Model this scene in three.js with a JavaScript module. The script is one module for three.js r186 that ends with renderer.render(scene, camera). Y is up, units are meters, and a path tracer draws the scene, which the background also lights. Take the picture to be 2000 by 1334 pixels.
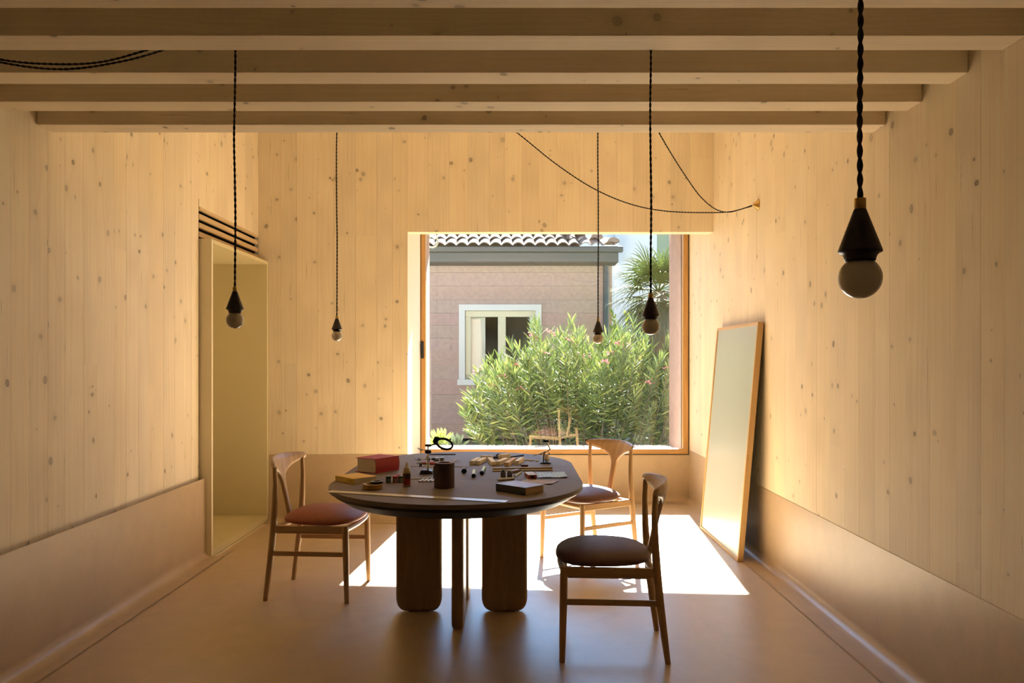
import * as THREE from 'three';
import { Sky } from 'three/addons/objects/Sky.js';
import { RoundedBoxGeometry } from 'three/addons/geometries/RoundedBoxGeometry.js';
import { mergeGeometries } from 'three/addons/utils/BufferGeometryUtils.js';

// ------------------------------------------------------------------ camera, sky, sun, exposure
const scene = new THREE.Scene();
const EYE = 1.32;
const camera = new THREE.PerspectiveCamera(2 * Math.atan(667 / 1556) * 180 / Math.PI, 2000 / 1334, 0.05, 300);
camera.position.set(0, EYE, 0);
camera.lookAt(0, EYE, -1);
camera.setViewOffset(2000, 1334, -4, -37, 2000, 1334);        // shift lens: the view stays level

const renderer = new THREE.WebGLRenderer({ antialias: true });
renderer.toneMapping = THREE.LinearToneMapping;
renderer.toneMappingExposure = 3.5;
renderer.shadowMap.enabled = true;

const SUN_FROM = new THREE.Vector3(0.077, 0.735, -1).normalize();   // the sun stands behind the neighbour's house
const sky = new Sky();
sky.scale.setScalar(1000);
sky.material.uniforms.turbidity.value = 5;
sky.material.uniforms.rayleigh.value = 0.6;
sky.material.uniforms.mieCoefficient.value = 0.004;
sky.material.uniforms.mieDirectionalG.value = 0.75;
sky.material.uniforms.sunPosition.value.copy(SUN_FROM);
scene.add(sky);
scene.environmentIntensity = 0.32;

const sun = new THREE.DirectionalLight(new THREE.Color().setRGB(1.0, 0.955, 0.875), 22);
sun.name = 'sun';
sun.position.copy(SUN_FROM).multiplyScalar(30).add(new THREE.Vector3(0, 1, -6));
sun.target.position.set(0, 1, -6);
sun.castShadow = true;
sun.shadow.mapSize.set(4096, 4096);
Object.assign(sun.shadow.camera, { left: -9, right: 9, top: 9, bottom: -9, near: 1, far: 80 });
scene.add(sun, sun.target);

// ------------------------------------------------------------------ helpers
let seedState = 7;
const reseed = (s) => { seedState = s >>> 0; };
const rnd = () => { seedState = (seedState + 0x6d2b79f5) | 0; let t = Math.imul(seedState ^ (seedState >>> 15), 1 | seedState); t = (t + Math.imul(t ^ (t >>> 7), 61 | t)) ^ t; return ((t ^ (t >>> 14)) >>> 0) / 4294967296; };
const rr = (a, b) => a + (b - a) * rnd();
const V = (x, y, z) => new THREE.Vector3(x, y, z);
const lerp = THREE.MathUtils.lerp, clamp = THREE.MathUtils.clamp, sstep = THREE.MathUtils.smoothstep;
const taken = new Map();
const numbered = (n) => { const k = taken.get(n) || 0; taken.set(n, k + 1); return k ? n + '_' + String(k).padStart(3, '0') : n; };
const rgb = (r, g, b) => new THREE.Color().setRGB(r, g, b);
const mat = (name, c, rough = 0.6, metal = 0, extra = {}) => { const m = new THREE.MeshPhysicalMaterial({ color: Array.isArray(c) ? rgb(...c) : c, roughness: rough, metalness: metal, ...extra }); m.name = name; return m; };

function mesh(name, geo, m, parent = scene) {
  const o = new THREE.Mesh(Array.isArray(geo) ? mergeGeometries(geo.map((g) => g.index ? g.toNonIndexed() : g)) : geo, m);
  o.name = parent === scene ? numbered(name) : name;
  o.castShadow = o.receiveShadow = true;
  parent.add(o);
  return o;
}
// a thing: a Group at its base; d is the depth in front of the eye (world z = -d), turn is about y
function thing(name, label, category, [x, y, d] = [0, 0, 0], turn = 0, group) {
  const o = new THREE.Group();
  o.name = numbered(name); scene.add(o);
  o.position.set(x, y, -d); o.rotation.y = turn;
  o.userData = { label, category };
  if (group) o.userData.group = group;
  return o;
}
function structure(name, label, category) {
  const o = new THREE.Group(); o.name = numbered(name); scene.add(o);
  o.userData = { kind: 'structure', label, category };
  return o;
}
const hash = (x, y, s) => { let h = Math.imul(x | 0, 374761393) ^ Math.imul(y | 0, 668265263) ^ Math.imul(s | 0, 974634777); h = Math.imul(h ^ (h >>> 13), 1274126177); return ((h ^ (h >>> 16)) >>> 0) / 4294967296; };
function noise(x, y, s = 0) {
  const ix = Math.floor(x), iy = Math.floor(y), fx = x - ix, fy = y - iy, u = fx * fx * (3 - 2 * fx), v = fy * fy * (3 - 2 * fy);
  return lerp(lerp(hash(ix, iy, s), hash(ix + 1, iy, s), u), lerp(hash(ix, iy + 1, s), hash(ix + 1, iy + 1, s), u), v);
}
function tex(w, h, f, srgb = true) {
  const data = new Uint8Array(w * h * 4), c = [0, 0, 0];
  for (let y = 0; y < h; y++) for (let x = 0; x < w; x++) {
    f(x, y, c); const o = (y * w + x) * 4;
    data[o] = clamp(c[0], 0, 1) * 255; data[o + 1] = clamp(c[1], 0, 1) * 255; data[o + 2] = clamp(c[2], 0, 1) * 255; data[o + 3] = 255;
  }
  const t = new THREE.DataTexture(data, w, h);
  t.wrapS = t.wrapT = THREE.RepeatWrapping; t.magFilter = THREE.LinearFilter; t.minFilter = THREE.LinearMipmapLinearFilter; t.generateMipmaps = true;
  if (srgb) t.colorSpace = THREE.SRGBColorSpace;
  t.needsUpdate = true;
  return t;
}
// limewashed spruce: eight boards of 0.2 m x 3.2 m side by side, with grain, knots and fine checks
function spruceTexture(seed) {
  const W = 1024, H = 2048, B = 8, bw = W / B;
  reseed(seed);
  const boards = [];
  for (let b = 0; b < B; b++) {
    const knots = [], checks = [];
    const n = 7 + Math.floor(rnd() * 7);
    for (let k = 0; k < n; k++) knots.push({ x: rr(10, bw - 10), y: rr(0, H), r: rnd() < 0.5 ? rr(6.5, 11) : rr(2, 5), e: rr(0.7, 1.3), k: rnd() < 0.3 ? rr(0.26, 0.40) : rr(0.10, 0.24), a: rr(-0.4, 0.4) });
    for (let k = 0; k < 3; k++) checks.push({ x: rr(8, bw - 8), y: rr(0, H), l: rr(30, 170), k: rr(0.1, 0.3) });
    boards.push({ knots, checks, tone: rr(0.965, 1.0), warm: rr(-0.012, 0.012), heart: rr(-0.2, 1.2) * bw, f: rr(0.16, 0.34), amp: rr(0.005, 0.018) });
  }
  return tex(W, H, (x, y, c) => {
    const b = Math.floor(x / bw), bd = boards[b], lx = x - b * bw;
    let wx = lx + (noise(y * 0.004, b * 7, seed) - 0.5) * 26 + (noise(y * 0.02, b * 9 + lx * 0.03, seed + 1) - 0.5) * 5, near = 0, dark = 0, ringy = 0;
    for (const k of bd.knots) {
      let dy = y - k.y; if (dy > H / 2) dy -= H; if (dy < -H / 2) dy += H;
      if (Math.abs(dy) > 90) continue;
      const dx = lx - k.x, kx = dx + dy * k.a * 0.3, rad = Math.hypot(kx, dy / k.e) / k.r;
      wx += Math.sign(dx || 1) * k.r * 1.6 * Math.exp(-(dx * dx) / (k.r * k.r * 9)) * Math.exp(-(dy * dy) / (k.r * k.r * 22));
      if (rad < 1.25) { dark = Math.max(dark, k.k * (1 - sstep(rad, 0.75, 1.25)) * (0.7 + 0.3 * Math.cos(rad * 9))); ringy = 1; }
      near = Math.max(near, Math.exp(-rad * 0.9) * 0.10);
    }
    for (const k of bd.checks) { const dy = y - k.y; if (dy > 0 && dy < k.l && Math.abs(lx - k.x - (noise(y * 0.05, k.x, 3) - 0.5) * 3) < 0.8) dark = Math.max(dark, k.k * Math.sin(dy / k.l * Math.PI)); }
    const dist = Math.abs(wx - bd.heart), ph = dist * bd.f + noise(dist * 0.05, b, seed + 5) * 6;
    const line = Math.pow(0.5 + 0.5 * Math.sin(ph), 3);
    const fibre = (noise(lx * 1.1, y * 0.012 + b * 31, seed + 2) - 0.5) * 0.018 + (noise(lx * 0.35, y * 0.003 + b * 17, seed + 4) - 0.5) * 0.025;
    const cloud = (noise(x * 0.012, y * 0.008, seed + 6) - 0.5) * 0.05;
    let v = bd.tone - line * bd.amp + fibre + cloud - near;
    v *= 1 - dark;
    c[0] = v + bd.warm * 0.4; c[1] = v * 0.985 - line * 0.010 - dark * 0.03; c[2] = v * 0.955 - line * 0.022 - bd.warm - dark * 0.05;
  });
}
// oak / ash: fine straight grain, 0.5 m x 1 m
function oakTexture(seed, amp = 0.2) {
  return tex(512, 1024, (x, y, c) => {
    const wx = x + (noise(y * 0.006, 3, seed) - 0.5) * 40, per = noise(wx * 0.06, y * 0.003, seed + 1), fine = noise(wx * 0.7, y * 0.014, seed + 2), pore = noise(wx * 1.3, y * 0.04, seed + 3);
    let v = 1 - amp * (0.55 * per + 0.3 * fine) - (pore > 0.8 ? amp * 0.5 * (pore - 0.8) * 5 : 0);
    c[0] = v; c[1] = v * (0.99 - amp * 0.08 * per); c[2] = v * (0.97 - amp * 0.2 * per);
  });
}
function mottle(seed, amp, scale = 1) {
  return tex(512, 512, (x, y, c) => {
    // wraps round in both directions
    const w = (k, s) => { const p = 512 / k, n = (a, b) => noise(a / k, b / k, s), fx = x / 512, fy = y / 512; return lerp(lerp(n(x, y), n(x - 512 + p * k, y), 0), n(x, y), 0) * 1 + 0 * fx * fy; };
    let v = 1 - amp * (0.5 * w(37 * scale, seed) + 0.3 * w(9 * scale, seed + 1) + 0.35 * noise(x * 0.9, y * 0.9, seed + 2));
    c[0] = v; c[1] = v; c[2] = v;
  });
}
// boxes whose uv run in metres; grain is the axis (0 x, 1 y, 2 z) along which v runs
function gbox(w, h, d, grain, tw, th, u0 = 0, v0 = 0, bevel = 0) {
  const g = bevel ? new RoundedBoxGeometry(w, h, d, 2, bevel) : new THREE.BoxGeometry(w, h, d);
  return metricUV(g, grain, tw, th, u0, v0);
}
function metricUV(g, grain, tw, th, u0 = 0, v0 = 0) {
  const p = g.attributes.position, n = g.attributes.normal, uv = new Float32Array(p.count * 2);
  for (let i = 0; i < p.count; i++) {
    const P = [p.getX(i), p.getY(i), p.getZ(i)], N = [Math.abs(n.getX(i)), Math.abs(n.getY(i)), Math.abs(n.getZ(i))];
    const k = N.indexOf(Math.max(...N)), others = [0, 1, 2].filter((a) => a !== k);
    const va = others.includes(grain) ? grain : others[1], ua = others.find((a) => a !== va);
    uv[i * 2] = u0 + P[ua] / tw; uv[i * 2 + 1] = v0 + P[va] / th;
  }
  g.setAttribute('uv', new THREE.BufferAttribute(uv, 2));
  return g;
}
const at = (g, x, y, z) => g.translate(x, y, z);
// world box from extents, depths given as d (world z = -d)
function span(x0, x1, y0, y1, d0, d1, grain = 1, tw = 1.6, th = 3.2, u0 = 0, v0 = 0, bevel = 0) {
  return at(gbox(x1 - x0, y1 - y0, d1 - d0, grain, tw, th, u0, v0, bevel), (x0 + x1) / 2, (y0 + y1) / 2, -(d0 + d1) / 2);
}
// tapering tube through points; radii per point (or one); caps closed
function tube(pts, radii, radial = 8, sx = 1) {
  const n = pts.length, R = (i) => Array.isArray(radii) ? radii[i] : radii, pos = [], uv = [], idx = [];
  let ref = V(0, 0, 1), len = 0;
  for (let i = 0; i < n; i++) {
    const t = pts[Math.min(i + 1, n - 1)].clone().sub(pts[Math.max(i - 1, 0)]).normalize();
    if (i === 0 && Math.abs(t.dot(ref)) > 0.9) ref = V(1, 0, 0);
    const a = ref.clone().addScaledVector(t, -ref.dot(t)).normalize(), b = t.clone().cross(a);
    ref = a; if (i) len += pts[i].distanceTo(pts[i - 1]);
    for (let k = 0; k <= radial; k++) {
      const th = k / radial * Math.PI * 2, r = R(i), p = pts[i].clone().addScaledVector(a, Math.cos(th) * r * sx).addScaledVector(b, Math.sin(th) * r);
      pos.push(p.x, p.y, p.z); uv.push(k / radial * r * 6.283 / 0.5, len);
    }
  }
  const w = radial + 1;
  for (let i = 0; i < n - 1; i++) for (let k = 0; k < radial; k++) { const a = i * w + k, b = a + w; idx.push(a, a + 1, b, a + 1, b + 1, b); }
  for (const [i, flip] of [[0, 1], [n - 1, 0]]) {
    const c = pos.length / 3; pos.push(pts[i].x, pts[i].y, pts[i].z); uv.push(0, 0);
    for (let k = 0; k < radial; k++) { const o = pos.length / 3, s = (i * w + k) * 3, e = (i * w + k + 1) * 3; pos.push(pos[s], pos[s + 1], pos[s + 2], pos[e], pos[e + 1], pos[e + 2]); uv.push(0, 0, 0, 0); flip ? idx.push(c, o + 1, o) : idx.push(c, o, o + 1); }
  }
  const g = new THREE.BufferGeometry();
  g.setAttribute('position', new THREE.Float32BufferAttribute(pos, 3)); g.setAttribute('uv', new THREE.Float32BufferAttribute(uv, 2)); g.setIndex(idx); g.computeVertexNormals();
  return g;
}
const lathe = (pts, seg = 32) => new THREE.LatheGeometry(pts.map(([r, y]) => new THREE.Vector2(r, y)), seg);
function twisted(points, turns, seg, r = 0.0024, closedStep) {
  const curve = new THREE.CatmullRomCurve3(points), strands = [];
  const N = seg, fr = { t: [], a: [], b: [] };
  let ref = V(0, 0, 1);
  for (let i = 0; i <= N; i++) { const t = curve.getTangentAt(i / N); if (!i && Math.abs(t.z) > 0.9) ref = V(1, 0, 0); const a = ref.clone().addScaledVector(t, -ref.dot(t)).normalize(); ref = a; fr.a.push(a); fr.b.push(t.clone().cross(a)); }
  for (const ph of [0, Math.PI]) {
    const pts = [];
    for (let i = 0; i <= N; i++) { const th = ph + i / N * turns * Math.PI * 2; pts.push(curve.getPointAt(i / N).addScaledVector(fr.a[i], Math.cos(th) * r * 0.85).addScaledVector(fr.b[i], Math.sin(th) * r * 0.85)); }
    strands.push(tube(pts, r, 5));
  }
  return strands;
}

// ------------------------------------------------------------------ materials
const spruceMaps = [11, 47, 83].map(spruceTexture);
const oakMap = oakTexture(5, 0.22), larchMap = oakTexture(9, 0.16);
const linoMap = mottle(21, 0.07), linoBump = mottle(33, 1.0, 0.4), leatherMap = mottle(51, 0.16, 0.5), stuccoMap = mottle(61, 0.12, 0.6);
const WALL_TINT = [0.86, 0.755, 0.585];
const spruce = spruceMaps.map((m, i) => mat('limewashed spruce ' + i, WALL_TINT, 0.62, 0, { map: m, bumpMap: m, bumpScale: 0.0006 }));
const beamWood = spruceMaps.map((m, i) => mat('spruce beam ' + i, [0.90, 0.78, 0.60], 0.65, 0, { map: m }));
const core = mat('timber core', [0.84, 0.74, 0.57], 0.7);
const lino = mat('tan linoleum', [0.585, 0.435, 0.28], 0.36, 0, { map: linoMap, bumpMap: linoBump, bumpScale: 0.00025, specularIntensity: 0.9 });
const plaster = mat('pale plaster', [0.82, 0.76, 0.64], 0.8);
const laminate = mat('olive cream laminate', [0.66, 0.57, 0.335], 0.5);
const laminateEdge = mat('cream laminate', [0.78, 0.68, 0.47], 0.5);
const larch = mat('oiled larch', [0.60, 0.335, 0.115], 0.42, 0, { map: larchMap });
const paleLarch = mat('light ash frame', [0.70, 0.46, 0.205], 0.45, 0, { map: larchMap });
const oak = mat('oiled oak', [0.50, 0.315, 0.155], 0.42, 0, { map: oakMap });
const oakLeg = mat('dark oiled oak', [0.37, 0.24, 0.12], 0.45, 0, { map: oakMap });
const blackMetal = mat('black metal', [0.012, 0.011, 0.010], 0.4, 0);
const gapShade = mat('painted gap shade', [0.010, 0.010, 0.011], 0.9);  // near-black colour painting the shade inside narrow gaps
const steel = mat('bright steel', [0.62, 0.6, 0.56], 0.25, 1);
const brass = mat('brushed brass', [0.62, 0.40, 0.13], 0.3, 1);
const blackCord = mat('black textile cord', [0.016, 0.012, 0.010], 0.8);
const blackCeramic = mat('black glazed ceramic', [0.012, 0.009, 0.008], 0.38);
const opal = mat('opal glass', [0.66, 0.585, 0.47], 0.35, 0, { clearcoat: 1, clearcoatRoughness: 0.04 });
const pane = mat('window glass', [0.97, 0.985, 0.97], 0, 0, { transmission: 1, thickness: 0, ior: 1.52 });
const paper = mat('book paper', [0.78, 0.67, 0.50], 0.85);

// ------------------------------------------------------------------ the room
const XL = -2.107, XR = 1.642, DB = 6.565, DW = 7.5, DF = -1.9, TOP = 3.3, BEAMY = 2.360;
const WX0 = -0.877, WX1 = 1.633, WY0 = 0.443, WY1 = 2.70;         // window frame, outer

{ // floor
  const f = structure('floor', 'tan linoleum floor of the room', 'floor');
  mesh('floor_slab', span(-2.9, 1.85, -0.16, -0.004, DF - 0.2, DW + 0.1), core, f);
  mesh('linoleum_sheet', span(-2.0, 1.497, -0.004, 0, DF, DW - 0.03, 2, 1.2, 1.2), lino, f);
  mesh('linoleum_sheet', span(1.4974, 1.56, -0.004, 0, DF, DW - 0.03, 2, 1.2, 1.2, 0.3), lino, f);
}
// vertical boards of the side and end walls; each board its own mesh
let plankCount = 0;
function plank(parent, axis, a0, a1, y0, y1, face, inward) {
  const w = a1 - a0 - 0.0010, h = y1 - y0, T = 0.014, strip = Math.floor(rnd() * 8), which = Math.floor(rnd() * 3);
  const g = new THREE.BoxGeometry(axis === 'x' ? w : T, h, axis === 'x' ? T : w);
  const p = g.attributes.position, n = g.attributes.normal, uv = g.attributes.uv, v0 = rnd(), flip = rnd() < 0.5 ? -1 : 1;
  for (let i = 0; i < p.count; i++) {
    const l = axis === 'x' ? p.getX(i) : p.getZ(i);
    uv.setXY(i, (strip + 0.5 + flip * clamp(l / 0.2, -0.49, 0.49)) / 8, v0 + p.getY(i) / 3.2);
  }
  const o = mesh('plank', g, spruce[which], parent);
  const m = (a0 + a1) / 2, off = face + inward * -T / 2 + (hash(plankCount++, 3, 9) - 0.5) * 0.0006;
  o.position.set(axis === 'x' ? m : off, (y0 + y1) / 2, axis === 'x' ? off : -m);
}
function boards(from, to, seed) {
  reseed(seed); const cuts = [from];
  while (to - cuts[cuts.length - 1] > 0.3) cuts.push(cuts[cuts.length - 1] + rr(0.125, 0.198));
  const last = cuts[cuts.length - 1];
  if (to - last > 0.198) cuts.push((last + to) / 2);
  cuts.push(to);
  return cuts;
}
const DOOR0 = 5.33, GRILLE_TOP = 2.35, GRILLE_LOW = 2.145;
{ // left wall, with the opening of the lined doorway
  const w = structure('wall_left', 'left wall of limewashed spruce boards', 'wall');
  mesh('wall_core', [span(XL - 0.15, XL - 0.014, 0, TOP, DF - 0.2, DOOR0 - 0.010), span(XL - 0.15, XL - 0.014, GRILLE_TOP, TOP, DOOR0, DB)], core, w);
  mesh('wall_core', span(XL - 0.17, XL - 0.15, 0, 2.40, DOOR0 - 0.05, DOOR0 + 0.003), core, w);
  mesh('wall_core', span(XL - 0.15, XL - 0.014, 2.40, TOP, DOOR0 - 0.010, DOOR0), core, w);
  let c = boards(DF, DOOR0 - 0.010, 101);
  for (let i = 0; i < c.length - 1; i++) plank(w, 'z', c[i], c[i + 1], 0, TOP, XL, 1);
  c = boards(DOOR0, DB, 102); plank(w, 'z', DOOR0 - 0.0105, DOOR0 + 0.001, 2.40, TOP, XL, 1);
  for (let i = 0; i < c.length - 1; i++) plank(w, 'z', c[i], c[i + 1], GRILLE_TOP, TOP, XL, 1);
}
{ // right wall runs on past the end wall as far as the window
  const w = structure('wall_right', 'right wall of limewashed spruce boards', 'wall');
  mesh('wall_core', span(XR + 0.014, XR + 0.2, 0, TOP, DF - 0.2, DW + 0.05), core, w);
  const c = boards(DF, DW + 0.04, 205);
  for (let i = 0; i < c.length - 1; i++) plank(w, 'z', c[i], c[i + 1], 0, TOP, XR, -1);
}
{ // end wall: solid block left of the window, header above it
  const w = structure('wall_back', 'end wall of limewashed spruce boards around the window', 'wall');
  mesh('wall_core', [span(XL - 0.15, WX0 - 0.012, 0, TOP, DB + 0.014, DW + 0.05), span(WX0 - 0.012, XR + 0.2, 2.380, TOP, DB + 0.014, DB + 0.13)], core, w);
  mesh('reveal_lining', span(WX0 - 0.012, WX0, 0, TOP - 0.01, DB + 0.001, DW - 0.04), plaster, w);
  const c = boards(XL, WX0, 310);
  for (let i = 0; i < c.length - 1; i++) plank(w, 'x', c[i], c[i + 1], 0, TOP, -DB, 1);
  const e = boards(WX0, XR, 311);
  for (let i = 0; i < e.length - 1; i++) plank(w, 'x', e[i], e[i + 1], 2.379, TOP, -DB, 1);
}
{ // wall behind the camera
  const w = structure('wall_front', 'wall behind the camera', 'wall');
  mesh('wall_core', span(XL - 0.15, XR + 0.2, 0, TOP, DF - 0.2, DF), core, w);
}
{ // ceilings: low deck over the beams, raised part towards the window, bulkhead between
  const c = structure('ceiling', 'timber ceiling above the beams', 'ceiling');
  mesh('ceiling_deck', span(XL, XR, 2.605, 2.75, DF, 3.637, 0), core, c);
  mesh('ceiling_deck', span(XL - 0.15, XR + 0.2, TOP, TOP + 0.15, DF - 0.2, DB + 0.13, 0), core, c);
  mesh('bulkhead', span(XL, XR, 2.75, TOP, 3.5, 3.637, 0), core, c);
  mesh('bay_ceiling', span(WX0, XR + 0.2, 2.74, 2.86, DB + 0.13, DW + 0.1, 0), plaster, c);
}
{ // ceiling beams
  const names = ['cut off by the top edge of the picture', 'first whole one from the top edge of the picture', 'second from the top edge of the picture', 'third from the top edge, one behind the lowest', 'lowest one in view, nearest the window'];
  [2.230, 2.550, 2.877, 3.202, 3.515].forEach((d, i) => {
    reseed(500 + i);
    const g = span(XL + 0.0015, XR - 0.0015, BEAMY, 2.605, d, d + 0.123, 0, 1.6, 3.2, rnd(), rnd(), 0.004);
    const o = mesh('ceiling_beam', g, beamWood[i % 3]);
    o.userData = { label: 'pale spruce ceiling beam, ' + names[i], category: 'beam', group: 'ceiling beams' };
  });
}
// linoleum turned up the walls over a small cove
function windByNormals(g) {
  const p = g.attributes.position, n = g.attributes.normal, q = g.index.array, a = V(), b = V(), c = V(), m = V();
  for (let i = 0; i < q.length; i += 3) {
    a.fromBufferAttribute(p, q[i]); b.fromBufferAttribute(p, q[i + 1]).sub(a); c.fromBufferAttribute(p, q[i + 2]).sub(a); m.fromBufferAttribute(n, q[i]).add(V().fromBufferAttribute(n, q[i + 1]));
    if (b.cross(c).dot(m) < 0) { const t = q[i]; q[i] = q[i + 1]; q[i + 1] = t; }
  }
  return g;
}
function coveGeometry(h, r, foot, thick, len) {
  const s = [], N = 8;
  s.push([foot, 0], [r + 0.004, 0]); for (let i = 0; i <= N; i++) { const a = i / N * Math.PI / 2; s.push([r - r * Math.sin(a), r - r * Math.cos(a)]); } s.push([0, r + 0.004], [0, h]);
  // profile: x is the distance from the wall into the room, y the height
  const inner = s.map(([x, y], i) => { const q = s[Math.max(0, i - 1)], p = s[Math.min(s.length - 1, i + 1)], tx = p[0] - q[0], ty = p[1] - q[1], l = Math.hypot(tx, ty); return [x + ty / l * thick, y - tx / l * thick]; });
  const pos = [], idx = [], uv = [], nor = [];
  const quad = (A, B, n1, n2, u0, u1) => { const b = pos.length / 3; for (const [P, n, z] of [[A, n1, 0], [B, n2, 0], [B, n2, len], [A, n1, len]]) { pos.push(P[0], P[1], -z); nor.push(n[0], n[1], 0); } uv.push(0, u0, 0, u1, len / 1.2, u1, len / 1.2, u0); idx.push(b, b + 1, b + 2, b, b + 2, b + 3); };
  const nrm = inner.map(([x, y], i) => { const l = Math.hypot(x - s[i][0], y - s[i][1]); return [(x - s[i][0]) / l, (y - s[i][1]) / l]; });
  let L = 0;
  for (let i = 0; i < s.length - 1; i++) { const l = Math.hypot(inner[i + 1][0] - inner[i][0], inner[i + 1][1] - inner[i][1]); quad(inner[i], inner[i + 1], nrm[i], nrm[i + 1], L, L + l / 1.2); L += l / 1.2; }
  for (let i = 0; i < s.length - 1; i++) quad(s[i], s[i + 1], nrm[i].map((v) => -v), nrm[i + 1].map((v) => -v), 0, 0.1);
  const e = s.length - 1; quad(s[e], inner[e], [0, 1], [0, 1], 0, 0.01);
  for (const z of [0, len]) { // the ends
    for (let i = 0; i < s.length - 1; i++) { const b = pos.length / 3; for (const P of [s[i], s[i + 1], inner[i + 1], inner[i]]) { pos.push(P[0], P[1], -z); nor.push(0, 0, z ? -1 : 1); uv.push(P[0], P[1]); } idx.push(b, b + 1, b + 2, b, b + 2, b + 3); }
  }
  const g = new THREE.BufferGeometry();
  g.setAttribute('position', new THREE.Float32BufferAttribute(pos, 3)); g.setAttribute('normal', new THREE.Float32BufferAttribute(nor, 3)); g.setAttribute('uv', new THREE.Float32BufferAttribute(uv, 2)); g.setIndex(idx);
  return windByNormals(g);
}
function baseboard(name, label, geo, x, d, turn) {
  const o = mesh(name, geo, lino); o.position.set(x, 0, -d); o.rotation.y = turn;
  o.userData = { kind: 'structure', label, category: 'baseboard' };
  return o;
}
{
  const r = coveGeometry(0.482, 0.055, 0.137, 0.003, DW - 0.05 - DF); r.scale(-1, 1, 1);
  windByNormals(r);
  baseboard('baseboard_right', 'tan linoleum turned up the right wall', r, XR, DF, 0);
  // on the left the sheet stands off the boards, a finger's width of gap behind it
  const l = coveGeometry(0.535, 0.06, 0.12, 0.004, DOOR0 + 0.03 - DF);
  for (let i = 0, p = l.attributes.position; i < p.count; i++) { const y = p.getY(i), z = p.getZ(i); p.setX(i, p.getX(i) + 0.006 * Math.sin(z * 2.1) * sstep(y, 0.1, 0.5)); p.setY(i, y + (y > 0.4 ? 0.004 * Math.sin(z * 1.3 + 1) : 0)); }
  baseboard('baseboard_left', 'tan linoleum turned up the left wall, standing off the boards', l, XL + 0.036, DF, 0);
  baseboard('baseboard_back', 'tan linoleum turned up the end wall left of the window', coveGeometry(0.545, 0.055, 0.12, 0.003, WX0 - (XL + 0.09)), WX0, DB, Math.PI / 2).rotation.y = -Math.PI / 2 + Math.PI;
  const u = baseboard('baseboard_window', 'tan linoleum turned up the wall below the window', coveGeometry(0.432, 0.055, 0.12, 0.003, XR - WX0), XR, DW - 0.03, Math.PI / 2);
  scene.children.filter((o) => /baseboard_(back|window)/.test(o.name)).forEach((o) => { o.rotation.y = -Math.PI / 2; o.position.x = o === u ? WX0 : XL + 0.09; o.scale.z = 1; });
}
{ // wall under the window
  const w = structure('wall_parapet', 'low wall under the window', 'wall');
  mesh('wall_core', span(WX0 - 0.012, XR + 0.2, 0, WY0 - 0.008, DW - 0.029, DW + 0.05), core, w);
}
{ // window
  const w = structure('window_1', 'large fixed window with a larch frame looking onto the garden', 'window');
  const F = (x0, x1, y0, y1, grain) => span(x0, x1, y0, y1, DW - 0.04, DW + 0.04, grain, 0.5, 1, rnd(), rnd(), 0.003);
  mesh('window_frame', F(WX0 + 0.006, WX0 + 0.048, WY0, WY1, 1), larch, w);
  mesh('window_frame', F(WX1 - 0.048, WX1 - 0.001, WY0, WY1, 1), larch, w);
  mesh('window_frame', F(WX0 + 0.048, WX1 - 0.048, WY0, WY0 + 0.048, 0), larch, w);
  mesh('window_frame', F(WX0 + 0.048, WX1 - 0.048, WY1 - 0.048, WY1, 0), larch, w);
  mesh('gasket_gap_shade', [span(WX0, WX0 + 0.006, WY0, WY1, DW - 0.03, DW + 0.02), span(WX0, WX1, WY0 - 0.009, WY0, DW - 0.029, DW + 0.02), span(WX1 - 0.001, WX1 + 0.006, WY0, WY1, DW - 0.03, DW + 0.02),
    span(WX1 - 0.052, WX1 - 0.047, WY0 + 0.05, WY1 - 0.05, DW + 0.03, DW + 0.045)], gapShade, w);  // black strips draw the gasket line and paint the shade of its gap
  const pg = () => new THREE.PlaneGeometry(WX1 - WX0 - 0.09, WY1 - WY0 - 0.09);
  const g1 = mesh('pane', pg(), pane, w); g1.position.set((WX0 + WX1) / 2, (WY0 + WY1) / 2, -(DW - 0.01));
  const g2 = mesh('pane', pg(), pane, w); g2.position.set((WX0 + WX1) / 2, (WY0 + WY1) / 2, -(DW + 0.014));
  const h = mesh('handle', [span(WX0 + 0.008, WX0 + 0.032, 1.34, 1.50, DW - 0.052, DW - 0.04, 1, 1, 1, 0, 0, 0.003), span(WX0 + 0.012, WX0 + 0.028, 1.44, 1.47, DW - 0.085, DW - 0.05, 1, 1, 1, 0, 0, 0.003), span(WX0 + 0.011, WX0 + 0.029, 1.345, 1.475, DW - 0.1, DW - 0.085, 1, 1, 1, 0, 0, 0.004)], blackMetal, w);
  h.userData.label = 'black window handle';
}
const pinkStucco = mat('pink lime render', [0.43, 0.29, 0.245], 0.95, 0, { map: stuccoMap, specularIntensity: 0.15 });
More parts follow.
